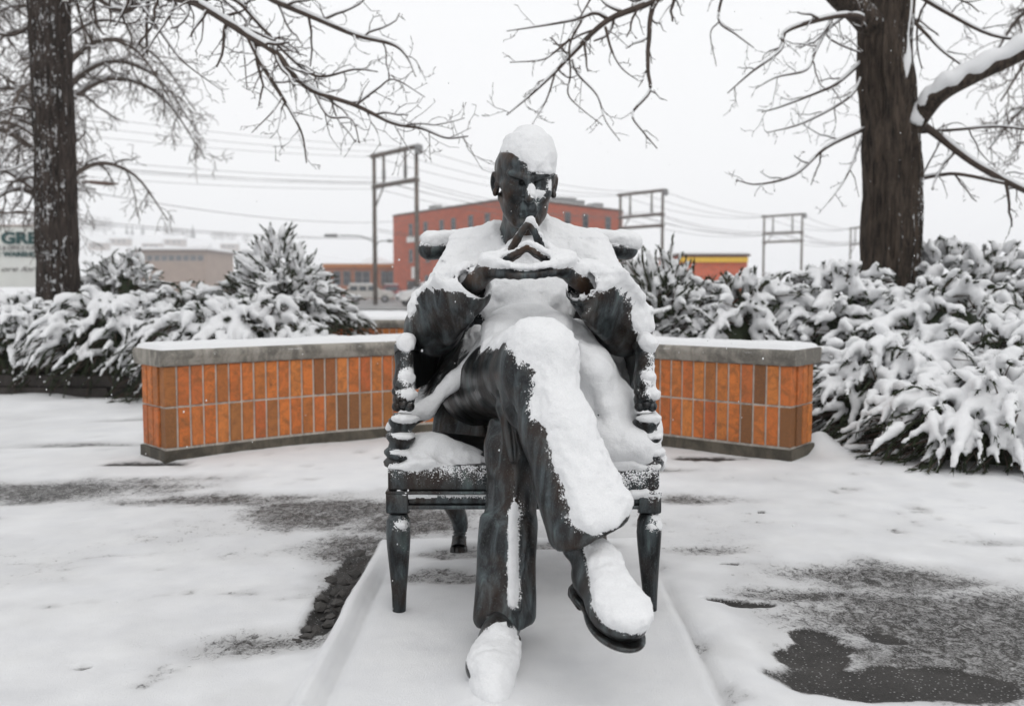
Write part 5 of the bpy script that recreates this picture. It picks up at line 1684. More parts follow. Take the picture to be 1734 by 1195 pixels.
def mat_road():
    t = NT('slushy_road'); v = t.coord('Object', (.25, 1.2, 1))
    n = t.noise(v, .9, 5, .62, .4); f = t.noise(t.coord('Object'), 9, 3, .6)
    c = t.ramp(n, [(.30, (.08, .077, .075)), (.48, (.16, .155, .152)), (.64, (.32, .31, .31)), (.78, (.66, .66, .67))])
    return t.fin(c, .5, 0, t.bump(f, .3, .02), .35)


M['road'] = mat_road()
def strip(name, y0, y1, x0, x1, up=.012, n=24):
    xs = np.linspace(x0, x1, 3); ys = np.linspace(y0, y1, n)
    GXs, GYs = np.meshgrid(xs, ys, indexing='ij'); Zs = gz_np(GYs) + .075 + up
    k = (np.arange(len(xs) - 1)[:, None] * n + np.arange(n - 1)[None]).ravel()
    return link_mesh(name, np_mesh(name, np.stack([GXs.ravel(), GYs.ravel(), Zs.ravel()], 1), np.stack([k, k + n, k + n + 1, k + 1], 1)), M['road'], None, 'structure')
strip('road', 26, 33, -60, 60)
strip('parking_lot', 62, 124, -90, 90, .03)

# --- two-sided helper: a building from a plan polygon with windows laid on its walls
def wall_frame(a, b):
    d = Vector((b[0] - a[0], b[1] - a[1], 0)); L = d.length; d.normalize()
    return Vector((a[0], a[1], 0)), d, Vector((d.y, -d.x, 0)), L


def window(parent, a, b, s, z, w, h, mat_frame, sill=True, name='window', depth=.10):
    o, d, n, L = wall_frame(a, b)
    c = o + d * s + Vector((0, 0, z))
    Mx = Matrix(((d.x, -n.x, 0, 0), (d.y, -n.y, 0, 0), (0, 0, 1, 0), (0, 0, 0, 1)))
    m = MB()
    for dx, dz, ww, hh in ((-w / 2, 0, .07, h), (w / 2, 0, .07, h), (0, h / 2, w + .07, .07), (0, -h / 2, w + .07, .07), (0, .02, w, .05)):
        m.box(c + d * dx + Vector((0, 0, dz)) + n * .03, (ww, .09, hh), M=Mx)
    f = m.build(name, mat_frame, parent)
    m = MB(); m.box(c + n * .012, (w - .02, .03, h - .02), M=Mx); m.build('pane', M['pane'], f)
    if sill:
        m = MB(); m.box(c + n * .08 + Vector((0, 0, -h / 2 - .09)), (w + .3, .2, .10), M=Mx); m.build('sill', M['concrete'], f)
    return f


ZB = gz(110) + .02
def P2(px, s): return ((px - CX) / s, FPX / s)
A0, A1, A2 = P2(667, 12.75), P2(871, 15.9), P2(1053, 13.6)
A3 = (A0[0] + A2[0] - A1[0], A0[1] + A2[1] - A1[1])
bl = empty('brick_building', (A1[0], A1[1], ZB), 'three storey red brick corner building behind the statue', 'building')
HB = 10.25
m = MB(); m.prism([A0, A1, A2, A3], ZB - .5, HB); m.build('wall', M['red_brick'], bl)
cen = Vector(((A0[0] + A2[0]) / 2, (A0[1] + A2[1]) / 2, 0))
def grow_poly(k): return [tuple((cen + (Vector((p[0], p[1], 0)) - cen) * k)[:2]) for p in (A0, A1, A2, A3)]
m = MB(); m.prism(grow_poly(1.006), HB + .002, HB + .22); rf = m.build('roof', M['trim'], bl)
m = MB(); m.prism(grow_poly(.985), HB + .223, HB + .33); m.build('snow', M['snow'], rf)
for (px_, w_, h_, s_) in ((952, 3.0, .9, 14.6), (975, 1.6, .7, 14.4), (735, 1.0, .7, 13.6), (1010, 1.2, .8, 13.8)):
    x_, y_ = (px_ - CX) / s_, FPX / s_ + 3
    m = MB(); m.box((x_, y_, HB + .33 + h_ / 2), (w_, 2.0, h_), .5, .03); u_ = m.build('roof_unit', M['metal'], rf)
def s_at(a, b, px):
    """distance along wall a-b where it meets the sight line at pixel column px"""
    k = (px - CX) / FPX; dx, dy = b[0] - a[0], b[1] - a[1]
    t = (k * a[1] - a[0]) / (dx - k * dy)
    return t * math.hypot(dx, dy)
def z_at(a, b, px, py):
    s = s_at(a, b, px) / math.hypot(b[0] - a[0], b[1] - a[1]); Y = a[1] + (b[1] - a[1]) * s
    return at(px, py, Y).z
for px_, py_ in ((697, 389), (722, 386), (749, 383), (769, 380), (798, 376), (826, 373)):
    window(bl, A0, A1, s_at(A0, A1, px_), z_at(A0, A1, px_, py_), .95, 1.45, M['metal'])
for px_, py_ in ((697, 433), (726, 432), (752, 432), (775, 431), (800, 431), (828, 430)):
    window(bl, A0, A1, s_at(A0, A1, px_), z_at(A0, A1, px_, py_), .95, 1.5, M['metal'])
for px_ in (724, 752, 780, 808): window(bl, A0, A1, s_at(A0, A1, px_), z_at(A0, A1, px_, 476), 1.1, 1.4, M['metal'])
for px_, py_ in ((1028, 378), (990, 374), (960, 371), (1028, 430), (990, 430), (960, 430)):
    window(bl, A1, A2, s_at(A1, A2, px_), z_at(A1, A2, px_, py_), 1.1, 1.55, M['metal'])
o_, d_, n_, L_ = wall_frame(A0, A1)
Mx_ = Matrix(((d_.x, -n_.x, 0, 0), (d_.y, -n_.y, 0, 0), (0, 0, 1, 0), (0, 0, 0, 1)))
cd = o_ + d_ * s_at(A0, A1, 697) + n_ * .05
m = MB(); m.box(cd + Vector((0, 0, ZB + 1.15)), (2.1, .12, 2.5), M=Mx_); dr_ = m.build('door', mat_plain('dark_door', (.02, .02, .022), .5), bl)
m = MB(); m.box(cd + d_ * .7 + n_ * .09 + Vector((0, 0, ZB + 1.0)), (.06, .06, .3), M=Mx_); m.build('handle', M['metal'], dr_)
m = MB(); m.box(o_ + d_ * s_at(A0, A1, 704) + n_ * .10 + Vector((0, 0, z_at(A0, A1, 704, 405))), (4.2, .12, .7), M=Mx_); m.build('sign_panel', M['white'], bl)
m = MB(); m.box(o_ + d_ * s_at(A0, A1, 703) + n_ * .18 + Vector((0, 0, z_at(A0, A1, 703, 462))), (.8, .2, 1.5), M=Mx_); m.build('sign_panel', M['white'], bl)

# low brown building to its left
LB0, LB1 = P2(540, 12.6), P2(667, 12.6)
LBx0, LBx1, LBy = LB0[0], LB1[0] - .05, LB0[1] + 4
lb = empty('low_building', ((LBx0 + LBx1) / 2, LBy, ZB), 'low brown building with orange roof edge left of the red brick one', 'building')
zt = at(600, 453, LBy).z
m = MB(); m.box(((LBx0 + LBx1) / 2, LBy + 5, (zt + ZB - .5) / 2), (LBx1 - LBx0, 10, zt - ZB + .5)); m.build('wall', M['brown_brick'], lb)
m = MB(); m.box(((LBx0 + LBx1) / 2, LBy + 5, zt + .24), (LBx1 - LBx0 + .3, 10.4, .46)); rf = m.build('roof', M['orange'], lb)
SN = Field((LBx0 - .5, LBy - .4, zt + .3), (LBx1 + .5, LBy + 10.5, zt + 2.2), .16); SN.margin = .6
SN.boxr(((LBx0 + LBx1) / 2, LBy + 5, zt + .5), ((LBx1 - LBx0) / 2, 5.1, .18), .12, .1); SN.ell(at(634, 447, LBy + 3), (1.9, 2.2, 1.05), .5); SN.ell(at(655, 449, LBy + 3), (1.6, 2.0, .6), .5)
link_mesh('snow', SN.mesh('snow'), M['snow'], rf)
for px_ in (572, 588, 608, 621, 652, 661):
    window(lb, (LBx0, LBy), (LBx1, LBy), (px_ - CX) / FPX * LBy - LBx0, at(px_, 471, LBy).z, .95, 1.9, M['metal'], sill=False)
m = MB(); m.box(((655 - CX) / FPX * LBy, LBy - .06, at(655, 492, LBy).z), (1.1, .12, 2.1)); m.build('door', M['trim'], lb)

# red and yellow shop beyond the right junipers
yb = empty('shop_building', (13.5, 62, gz(62)), 'red shop with a yellow band peeking over the right junipers', 'building')
z1 = at(1200, 434, 60).z; x0, x1 = (1148 - CX) / FPX * 60, (1264 - CX) / FPX * 60
m = MB(); m.box(((x0 + x1) / 2, 64, (z1 + gz(62) - .4) / 2), (x1 - x0, 8, z1 - gz(62) + .4)); m.build('wall', M['red_brick'], yb)
m = MB(); m.box(((x0 + x1) / 2, 59.9, at(1200, 440, 60).z), (x1 - x0, .16, .30)); m.build('fascia', M['yellow'], yb)
m = MB(); m.box(((x0 + x1) / 2, 64, z1 + .06), (x1 - x0 + .3, 8.4, .12)); rf = m.build('roof', M['trim'], yb)
m = MB(); m.box(((x0 + x1) / 2, 64, z1 + .20), (x1 - x0 + .2, 8.2, .14), 0, .04); m.build('snow', M['snow'], rf)

# --- hillside with snowy fields, trees and a long tan block
hx = np.linspace(-900, 900, 120); hy = np.linspace(300, 1900, 70)
HX, HY = np.meshgrid(hx, hy, indexing='ij')
ridge = np.clip((HY - 310) / 560, 0, 1); ridge = ridge * ridge * (3 - 2 * ridge)
amp = 45 * np.exp(-((HX + 330) / 230) ** 2) + 4
HZ = -1.2 + ridge * amp + ridge * 2.2 * fbm(HX * .012, HY * .012, 0, 91, 3)
k_ = (np.arange(119)[:, None] * 70 + np.arange(69)[None]).ravel()
hill = link_mesh('hill', np_mesh('hill', np.stack([HX.ravel(), HY.ravel(), HZ.ravel()], 1), np.stack([k_, k_ + 70, k_ + 71, k_ + 1], 1)), M['snow'], None, 'structure')
def hill_z(x, y):
    r = min(1, max(0, (y - 310) / 560)); r = r * r * (3 - 2 * r)
    return -1.2 + r * (45 * math.exp(-((x + 330) / 230) ** 2) + 4) + r * 2.2 * float(fbm(x * .012, y * .012, 0, 91, 3))
tb_y = 250.0; tbx0, tbx1 = (222 - CX) / FPX * tb_y, (352 - CX) / FPX * tb_y
tb = empty('tan_building', ((tbx0 + tbx1) / 2, tb_y, gz(tb_y)), 'long brownish building below the hillside, between the two left junipers', 'building')
zt = at(290, 427, tb_y).z
m = MB(); m.box(((tbx0 + tbx1) / 2, tb_y + 12, (zt + gz(tb_y) - 1) / 2), (tbx1 - tbx0, 24, zt - gz(tb_y) + 1)); m.build('wall', M['tan'], tb)
m = MB(); m.box(((tbx0 + tbx1) / 2, tb_y + 12, zt + .3), (tbx1 - tbx0 + 1.2, 25.5, .58)); rf = m.build('roof', M['trim'], tb)
m = MB(); m.box(((tbx0 + tbx1) / 2, tb_y + 12, zt + 1.0), (tbx1 - tbx0 + 1.0, 25.2, .8), 0, .2); m.build('snow', M['snow'], rf)
for i in range(10):
    px_ = 232 + i * 12.2
    window(tb, (tbx0, tb_y), (tbx1, tb_y), (px_ - CX) / FPX * tb_y - tbx0, at(px_, 437, tb_y).z, 1.5, 1.4, M['metal'], sill=False)
M['conifer'] = mat_plain('conifer_needles', (.045, .055, .045), .8, 0, .3, 1)
def conifer(px_, top, Y, hgt, seed):
    x = (px_ - CX) / FPX * Y; z = at(px_, top, Y).z - hgt; rg = np.random.default_rng(seed)
    root = empty('conifer', (x, Y, z), f'dark conifer on the hillside ridge, {["tallest, in the middle of the row", "slim one beside the tallest", "lone one nearest the conical juniper", "leftmost of the ridge row", "short one left of the slim one"][seed % 5]}', 'tree', 'conifers on the ridge')
    m = MB(); m.tube([(x, Y, z - 1), (x, Y, z + hgt)], [.25, .04], 6); m.build('trunk', M['branch_far'], root)
    m = MB(); n = 260
    for i in range(n):
        u = rg.random() ** .8; a = rg.uniform(0, 6.28); rr_ = hgt * .20 * (1 - u) * rg.uniform(.5, 1.1) + .1
        p = Vector((x, Y, z + hgt * (.08 + .92 * u))); q = p + Vector((math.cos(a) * rr_, math.sin(a) * rr_, -.35 * rr_))
        s_ = Vector((-math.sin(a), math.cos(a), 0)) * (.25 * rr_ + .08)
        m.add([p, q + s_, q + Vector((0, 0, -.3 * rr_)), q - s_], [(0, 1, 2), (0, 2, 3), (0, 3, 1)])
    m.build('crown', M['conifer'], root)
def hill_tree(label, x, y, hg, seed):
    rg = np.random.default_rng(seed); z = hill_z(x, y)
    root = empty('bare_tree', (x, y, z), label, 'tree', 'bare trees on the hillside')
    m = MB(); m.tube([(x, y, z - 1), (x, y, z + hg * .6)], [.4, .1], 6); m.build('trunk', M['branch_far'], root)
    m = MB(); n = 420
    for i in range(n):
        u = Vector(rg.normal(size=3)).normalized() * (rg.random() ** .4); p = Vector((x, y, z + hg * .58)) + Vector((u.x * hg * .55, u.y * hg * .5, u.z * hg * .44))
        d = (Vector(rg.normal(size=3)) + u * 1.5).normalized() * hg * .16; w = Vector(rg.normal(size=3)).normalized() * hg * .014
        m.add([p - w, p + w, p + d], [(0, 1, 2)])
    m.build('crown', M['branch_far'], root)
for i, (px_, top, hg) in enumerate([(246, 379, 15), (228, 381, 14), (330, 379, 14), (197, 388, 11), (219, 380, 13)]): conifer(px_, top, 900, hg, i)
for i, (px_, Y, hg) in enumerate([(160, 760, 15), (303, 890, 11), (380, 880, 9), (135, 760, 16), (182, 780, 14), (290, 895, 11), (318, 900, 10), (368, 890, 9), (395, 880, 9), (420, 880, 8)]):
    x = (px_ - CX) / FPX * Y
    hill_tree(['round bare tree on the slope right of the left trunk', 'low bare tree on the ridge, right of the tall conifers', 'bare tree on the ridge beside the conical juniper', 'bare tree on the slope hidden half by the left trunk', 'small bare tree on the slope, left of the conifers', 'faint bare tree on the ridge, second right of the conifers', 'faint bare tree on the ridge by the lone conifer', 'faint bare ridge tree in the last clump, left one', 'faint bare ridge tree in the last clump, middle one', 'faint bare ridge tree touching the conical juniper'][i], x, Y, hg, 70 + i)

# a few houses on the slope
M['house'] = mat_plain('house_wall', (.36, .31, .28), .85, 0, .1, .5)
for i, (px_, Y, w_, lab) in enumerate([(172, 620, 11, 'small hillside house nearest the left trunk'), (208, 660, 13, 'hillside house below the short conifers'), (262, 640, 12, 'hillside house above the brownish building, left one'), (300, 690, 14, 'widest hillside house above the brownish building'), (345, 660, 11, 'hillside house below the lone conifer'), (392, 700, 12, 'hillside house beside the conical juniper top')]):
    x = (px_ - CX) / FPX * Y; z = hill_z(x, Y)
    hs = empty('house', (x, Y, z), lab, 'house', 'houses on the hillside')
    m = MB(); m.box((x, Y, z + 1.6), (w_, 8, 5.2)); m.build('wall', M['house'], hs)
    m = MB(); m.add([(x - w_ / 2 - .6, Y - 4.8, z + 4.21), (x + w_ / 2 + .6, Y - 4.8, z + 4.21), (x + w_ / 2 + .6, Y + 4.8, z + 4.21), (x - w_ / 2 - .6, Y + 4.8, z + 4.21), (x - w_ / 2 - .6, Y, z + 7.4), (x + w_ / 2 + .6, Y, z + 7.4)], [(0, 1, 5, 4), (2, 3, 4, 5), (1, 2, 5), (3, 0, 4), (0, 3, 2, 1)]); m.build('roof', M['snow'], hs)
    for k in (-.28, .05, .30):
        m = MB(); m.box((x + k * w_, Y - 4.05, z + 2.4), (1.6, .2, 1.5)); m.build('window', M['pane'], hs)

# --- the white sign behind the left trunk
sy = 30.0
sg = empty('sign_board', (at(40, 480, sy).x, sy, gz(sy)), 'white store sign with dark green lettering behind the left trunk', 'sign')
a_, b_ = at(-75, 384, sy), at(118, 388, sy)
zb_ = at(0, 486, sy).z
m = MB(); m.box(((a_.x + b_.x) / 2, sy + .12, (a_.z + zb_) / 2), (b_.x - a_.x, .20, a_.z - zb_), 0, .01); bd = m.build('board', mat_plain('sign_face', (.66, .67, .64), .5, 0, .04, 2), sg)
m = MB(); m.box(((a_.x + b_.x) / 2, sy + .12, a_.z + .035), (b_.x - a_.x + .06, .26, .07), 0, .01); m.build('frame', mat_plain('sign_edge', (.42, .36, .33), .6), sg)
m = MB()
for x_ in (a_.x + .5, b_.x - .4): m.box((x_, sy + .16, (zb_ + gz(sy) - .3) / 2), (.14, .14, zb_ - gz(sy) + .3 - .01))
m.build('post', M['metal'], sg)
M['ink_green'] = mat_plain('sign_green', (.006, .055, .055), .5)
M['ink_dark'] = mat_plain('sign_dark', (.05, .035, .035), .5)
def lettering(txt, px_, py_, hpx, mat, bold=0.0, shear=0.0, width=1.0):
    cu = bpy.data.curves.new('lettering', 'FONT'); cu.body = txt; cu.size = 1.0; cu.extrude = .012; cu.offset = bold; cu.shear = shear
    tmp = bpy.data.objects.new('tmp', cu); COL.objects.link(tmp); bpy.context.view_layer.update()
    me = bpy.data.meshes.new_from_object(tmp.evaluated_get(bpy.context.evaluated_depsgraph_get())); bpy.data.objects.remove(tmp)
    me.name = 'lettering'; me.materials.clear(); me.materials.append(mat)
    o = bpy.data.objects.new('lettering', me); COL.objects.link(o)
    s = hpx / FPX * sy / .70
    p = at(px_, py_, sy)
    o.parent = sg; o.location = Vector((p.x, sy - .02, p.z)) - sg.location; o.rotation_euler = (math.pi / 2, 0, 0); o.scale = (s * width, s, s)
lettering('GRE', 2.5, 412, 18.5, M['ink_green'], .045, 0, 1.26)
lettering('S & OFFICE FUR', -1.5, 423.5, 7.2, M['ink_dark'], .01, 0, .87)
lettering('& WAREHO', -6.0, 434, 7.6, M['ink_green'], .05, 0, 1.22)
lettering('ore for yo', 0.5, 459, 8.0, M['ink_dark'], 0, .45, 1.75)

# --- power line: H-frames and their wires
def h_frame(pl, pr, topz, bars, label, lamp=False, caps=()):
    gzl, gzr = gz(pl[1]), gz(pr[1])
    c = ((pl[0] + pr[0]) / 2, (pl[1] + pr[1]) / 2)
    root = empty('utility_frame', (c[0], c[1], min(gzl, gzr)), label, 'utility pole', 'frames of the power line')
    ql, qr = Vector((*pl, 0)), Vector((*pr, 0)); d = (qr - ql).normalized(); rz = math.atan2(d.y, d.x); L = (qr - ql).length
    for q in (ql, qr):
        m = MB(); m.tube([(q.x, q.y, gz(q.y) - .5), (q.x, q.y, (topz + gz(q.y)) / 2), (q.x, q.y, topz)], [.20, .18, .15], 10); m.build('pole', M['pole'], root, smooth=True)
    for z, ext in bars:
        m = MB(); m.box(ql.lerp(qr, .5) + Vector((0, 0, z)), (L + ext, .26, .30), rz, .02); b = m.build('crossarm', M['pole'], root)
        m = MB(); m.box(ql.lerp(qr, .5) + Vector((0, 0, z + .19)), (L + ext - .1, .22, .07), rz, .02); m.build('snow', M['snow'], b)
    z0, z1 = bars[1][0] + .16, bars[0][0] - .16
    for u in (.24, .75):
        p = ql.lerp(qr, u); m = MB(); m.tube([(p.x, p.y, z0 + .003), (p.x, p.y, z1 - .003)], .11, 8); b = m.build('hanger', M['pole'], root, smooth=True)
        for i in range(5):
            mm = MB(); mm.lathe([(.05, -.05), (.19, -.02), (.19, .02), (.05, .05)], (p.x, p.y, z0 + .4 + .16 * i), 10); mm.build('insulator', M['metal'], root, smooth=True)
    m = MB(); p = ql + d * .02; m.tube([p + Vector((0, 0, z0 - 2.0)), ql.lerp(qr, .22) + Vector((0, 0, z0 - .35))], .07, 6); m.build('brace', M['pole'], root)
    p = qr + d * .35; m = MB(); m.box(p + Vector((0, -.1, topz - .35)), (.5, .5, .7), rz, .05); m.build('transformer', M['metal'], root)
    return root, ql, qr
FR_ = []
TOPZ = 11.9
def frame_px(pxl, yl, pxr, yr, rel, label):
    sl, sr = (HORIZON - yl) / (TOPZ - CAM_Z), (HORIZON - yr) / (TOPZ - CAM_Z)
    pl, pr = ((pxl - CX) / sl, FPX / sl), ((pxr - CX) / sr, FPX / sr)
    bars = [(TOPZ - .1, .9)] + [(CAM_Z + (HORIZON - y) / sl, .5) for y in rel]
    r = h_frame(pl, pr, TOPZ, bars, label); FR_.append((Vector((*pl, 0)), Vector((*pr, 0)), bars)); return r
f1, _, _ = frame_px(636, 266, 707, 250, [319], 'nearest tall double pole utility frame, left of the statue')
frame_px(1049, 331, 1120, 323, [370, 388], 'second utility frame, behind the upright juniper by the statue')
frame_px(1291, 367, 1355, 363, [397, 411], 'third utility frame, above the right junipers')
frame_px(1437, 387, 1470, 383, [415], 'smallest farthest utility frame beside the thick right trunk')
# street lamp heads on arms from the nearest frame's pole
pl = FR_[0][0]
for dx, py_ in ((-3.6, 400), (1.3, 409)):
    z = at(637, py_, pl.y).z
    m = MB(); m.tube([pl + Vector((0, 0, z - .5)), pl + Vector((dx * .3, -.3, z)), pl + Vector((dx * .75, -.3, z + .05)), pl + Vector((dx * .82, -.3, z + .05))], .05, 6); a = m.build('lamp_arm', M['metal'], f1, smooth=True)
    m = MB(); m.box(pl + Vector((dx, -.3, z + .02)), (abs(dx) * .36 if abs(dx) < 2 else 1.1, .4, .20), 0, .06); h = m.build('lamp_head', M['metal'], a)
    m = MB(); m.box(pl + Vector((dx, -.3, z + .165)), (abs(dx) * .34 if abs(dx) < 2 else 1.05, .36, .08), 0, .03); m.build('snow', M['snow'], h)


def wire(a, b, sag, r, label, grp='power line wires'):
    a, b = Vector(a), Vector(b)
    c = a.lerp(b, .5)
    n = 28; pts = []
    for i in range(n + 1):
        t = i / n; p = a.lerp(b, t); p.z -= sag * 4 * t * (1 - t); pts.append(p)
    m = MB(); m.tube(pts, r, 5)
    o = m.build('power_line', M['wire'], None, smooth=True)
    props(o, label, 'wire', grp)
prev = (Vector((-47, 40, 0)), Vector((-41.5, 35, 0)))
ends = [prev] + [(a, b) for a, b, _ in FR_]
spots = [(.0, 11.75, 'highest wire on the far pole side'), (.5, 11.75, 'highest wire at the crossarm middle'), (1.0, 11.75, 'highest wire on the near pole side'), (.24, 9.55, 'wire from the far insulator string'), (.75, 9.55, 'wire from the near insulator string'), (.5, 9.2, 'wire below the lower crossarm middle'), (.1, 9.05, 'lowest wire on the far pole side'), (.9, 9.05, 'lowest wire on the near pole side')]
for k in range(len(ends) - 1):
    where = ['left of the nearest utility frame', 'from first to second frame', 'from second to third frame', 'from third to last frame'][k]
    for u, z, nm in spots:
        a, b = ends[k][0].lerp(ends[k][1], u), ends[k + 1][0].lerp(ends[k + 1][1], u)
        wire((a.x, a.y, z), (b.x, b.y, z), 1.1, .015 + .006 * k, f'{nm}, {where}')
for yl, yr, Yl, nm in ((352, 402, 38, 'upper'), (358, 404, 38, 'lower')):
    a, b = at(-60, yl, Yl), at(640, yr, 78); wire(a, b, .35, .016, f'{nm} of two low thin lines running from above the sign to the lamp arm')
wire(at(100, 316, 42), at(700, 372, 95), .8, .018, 'single faint line running down behind the left trunk to the brick building')
for yy, nm in ((410, 'upper'), (414, 'lower')): wire(at(640, yy - 22, 80), at(1049, yy - 18, 113), 1.2, .022, f'{nm} of two lines crossing in front of the red brick building')

# street lamp poking out behind the left trunk
sl_ = empty('street_lamp', (at(98, 500, 24).x, 24, gz(24)), 'brown street lamp arm poking out right of the left trunk', 'street lamp')
z = at(130, 308, 24).z; xp = at(98, 480, 24).x
m = MB(); m.tube([(xp, 24, gz(24) - .3), (xp, 24, z - .6)], [.09, .06], 8); m.build('pole', M['trim'], sl_, smooth=True)
m = MB(); m.tube([(xp, 24, z - .6), (xp + .12, 24, z - .1), (xp + .7, 24, z)], .035, 8); m.build('lamp_arm', M['trim'], sl_, smooth=True)
m = MB(); m.tube([(xp + .7, 24, z), (xp + .95, 24, z - .01), (xp + 1.35, 24, z - .05), (xp + 1.6, 24, z - .05)], [.035, .075, .085, .03], 10, squash=(1, .6)); h = m.build('lamp_head', M['trim'], sl_, smooth=True)

# --- parked cars
M['tyre'] = mat_plain('tyre', (.022, .022, .022), .8)
M['rim'] = mat_plain('rim', (.30, .30, .31), .35, .6)
M['tail'] = mat_plain('tail_light', (.50, .02, .015), .3)
M['lamp_glass'] = mat_plain('headlight_glass', (.55, .56, .56), .2)
def suv(loc, rz, paint, label, snow_t=.10):
    root = empty('parked_car', loc, label, 'car', 'parked cars')
    T = Matrix.Translation(loc) @ Matrix.Rotation(rz, 4, 'Z')
    def put(m, name, mat, par, **kw):
        m.v = [tuple(T @ Vector(p)) for p in m.v]; return m.build(name, mat, par, **kw)
    W = .90
    # body lofted across: side profile, narrower at the top
    side = [(-2.28, .42), (-2.32, .62), (-2.30, .98), (-2.22, 1.06), (-2.05, 1.62), (-1.9, 1.74), (.25, 1.76), (.48, 1.70), (1.12, 1.13), (1.95, 1.02), (2.25, .92), (2.33, .62), (2.28, .40)]
    def wz(z): return W * (1 - .18 * max(0, (z - 1.0) / .75) ** 1.3) * (1 - .05 * max(0, (.6 - z)))
    m = MB(); n = len(side); vs = []
    for sgn in (-1, 1):
        for x, z in side: vs.append((x, sgn * wz(z), z))
    fs = [tuple(range(n)), tuple(reversed(range(n, 2 * n)))] + [(i, i + n, (i + 1) % n + n, (i + 1) % n) for i in range(n)]
    m.add(vs, fs); bo = put(m, 'body', paint, root, auto=25)
    bv = bo.modifiers.new('bevel', 'BEVEL'); bv.width = .05; bv.segments = 2; bv.limit_method = 'ANGLE'
    for sgn in (-1, 1):
        for xa, xb in ((-1.95, -1.15), (-1.05, -.30), (-.20, .62)):
            m = MB(); t_ = .012
            sl = .28 if xb > .5 else .04
            q = [(xa + .05, 1.14), (xb, 1.14), (xb - sl, 1.58), (xa + (.10 if xa < -1.9 else .05), 1.58)]
            vs = [(x, sgn * (wz(z) + t_), z) for x, z in q] + [(x, sgn * (wz(z) - .05), z) for x, z in q]
            m.add(vs, [(0, 1, 2, 3) if sgn < 0 else (3, 2, 1, 0)] + [(i, (i + 1) % 4, (i + 1) % 4 + 4, i + 4) for i in range(4)]); put(m, 'window', M['pane'], root)
    m = MB(); m.add([(-2.235, -.66, 1.10), (-2.235, .66, 1.10), (-2.085, .60, 1.56), (-2.085, -.60, 1.56), (-2.15, -.66, 1.08), (-2.15, .66, 1.08), (-2.0, .60, 1.56), (-2.0, -.60, 1.56)], [(0, 3, 2, 1), (0, 4, 7, 3), (3, 7, 6, 2), (1, 2, 6, 5), (0, 1, 5, 4)]); put(m, 'rear_window', M['pane'], root)
    m = MB(); m.add([(1.10, -.70, 1.17), (1.10, .70, 1.17), (.53, .62, 1.675), (.53, -.62, 1.675), (1.02, -.70, 1.15), (1.02, .70, 1.15), (.45, .62, 1.65), (.45, -.62, 1.65)], [(0, 1, 2, 3), (0, 3, 7, 4), (3, 2, 6, 7), (1, 5, 6, 2), (0, 4, 5, 1)]); put(m, 'windscreen', M['pane'], root)
    for x in (-1.38, 1.42):
        for sgn in (-1, 1):
            m = MB(); Mr = Matrix.Rotation(math.pi / 2, 4, 'X')
            m.lathe([(.20, -.11), (.34, -.11), (.36, -.07), (.36, .07), (.34, .11), (.20, .11)], (x, sgn * .80, .36), 22, Mr); w = put(m, 'wheel', M['tyre'], root, auto=50)
            m = MB(); m.lathe([(.05, -.118), (.21, -.118), (.21, .118), (.05, .118)], (x, sgn * .80, .36), 16, Mr); put(m, 'rim', M['rim'], w, auto=50)
    for sgn in (-1, 1):
        m = MB(); m.box((-2.30, sgn * .72, .98), (.10, .22, .30), 0, .02); put(m, 'tail_light', M['tail'], root)
        m = MB(); m.box((2.24, sgn * .66, .84), (.14, .34, .16), 0, .03); put(m, 'headlight', M['lamp_glass'], root)
        m = MB(); m.box((.72, sgn * 1.0, 1.18), (.14, .20, .14), 0, .03); put(m, 'mirror', paint, root)
    m = MB(); m.box((2.33, 0, .62), (.06, .9, .18), 0, .02); put(m, 'grille', M['tyre'], root)
    m = MB(); m.box((-.85, 0, 1.76 + snow_t / 2), (2.3, 1.42, snow_t), 0, .045); put(m, 'snow', M['snow'], root, smooth=True)
    m = MB(); m.box((1.62, 0, 1.09 + snow_t * .35), (1.0, 1.5, snow_t * .7), 0, .03, Matrix.Rotation(R(7.5), 4, 'Y')); put(m, 'snow', M['snow'], root, smooth=True)
    return root
M['silver'] = mat_plain('silver_paint', (.46, .44, .41), .35, .3, .08, 2)
M['whitecar'] = mat_plain('pale_paint', (.62, .61, .60), .3, 0, .05, 2)
M['redcar'] = mat_plain('dark_red_paint', (.16, .02, .025), .3, 0, .05, 2)
suv((at(627, 500, 92).x, 92, gz(92) + .10), R(6), M['silver'], 'snow covered pale silver car parked beyond the nearest utility frame')
suv((at(722, 500, 74).x, 74, gz(74) + .10), R(-158), M['whitecar'], 'white snow covered car parked below the red brick building, half hidden by the statue')
suv((at(664, 500, 104).x, 104, gz(104) + .10), R(95), M['redcar'], 'dark red car at the corner of the brick building')

# --- flakes still falling
fl_v, fl_f = [], []
bm = bmesh.new(); bmesh.ops.create_icosphere(bm, subdivisions=1, radius=1); iv = np.array([v.co[:] for v in bm.verts]); jf = np.array([[v.index for v in f.verts] for f in bm.faces]); bm.free()
for i in range(420):
    Y = RNG.uniform(1.6, 7.5); x = RNG.uniform(-.58, .58) * Y; z = RNG.uniform(.05, .855 + .36 * Y)
    s = RNG.uniform(.0006, .0016) * (1 + .12 * Y)
    fl_v.append(iv * np.array((s, s, s * 1.5)) + np.array((x, Y, z))); fl_f.append(jf + len(iv) * i)
fo = link_mesh('snow_flakes', np_mesh('snow_flakes', np.concatenate(fl_v), np.concatenate(fl_f)), M['snow'], None, 'stuff')
props(fo, 'tiny snow flakes drifting in the air', 'snow')

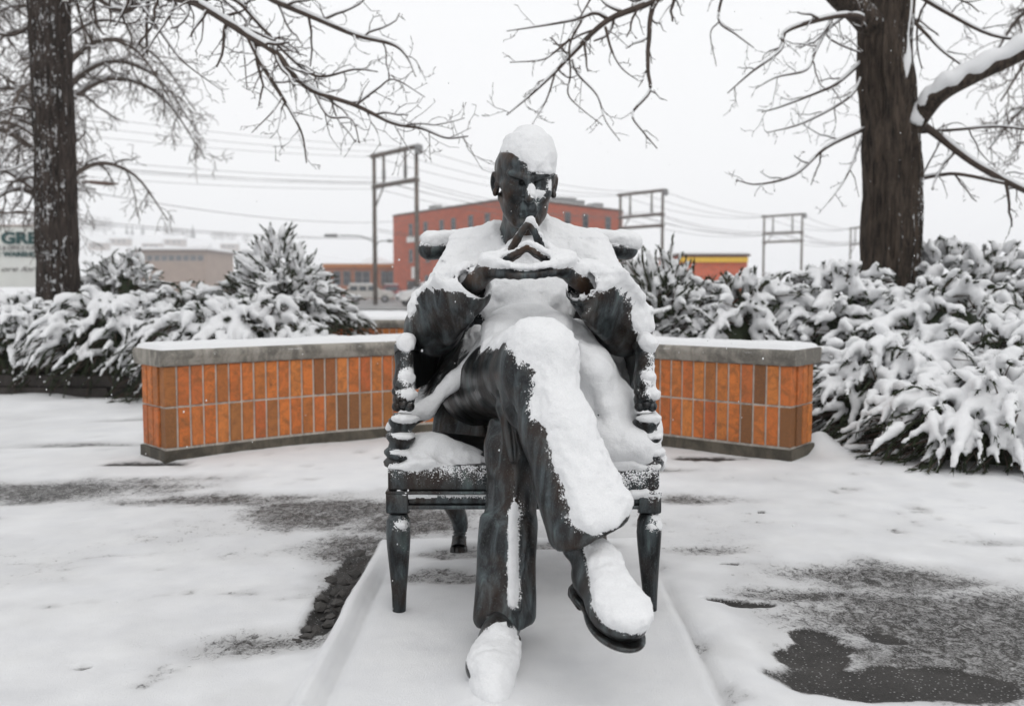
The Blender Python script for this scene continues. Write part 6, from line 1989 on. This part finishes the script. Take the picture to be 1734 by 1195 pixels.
# --- the hazy winter air
t = NT('haze'); t.t.nodes.remove(t.b)
vol = t.n('ShaderNodeVolumePrincipled'); vol.inputs['Color'].default_value = (.97, .975, .99, 1); vol.inputs['Density'].default_value = .0009; vol.inputs['Anisotropy'].default_value = .1
t.l(vol.outputs[0], t.out.inputs['Volume'])
m = MB(); m.box((0, 1500, 40), (5400, 4000, 90)); hz_o = m.build('haze', t.m, None, 'stuff')
props(hz_o, 'pale winter haze over the whole place', 'haze')
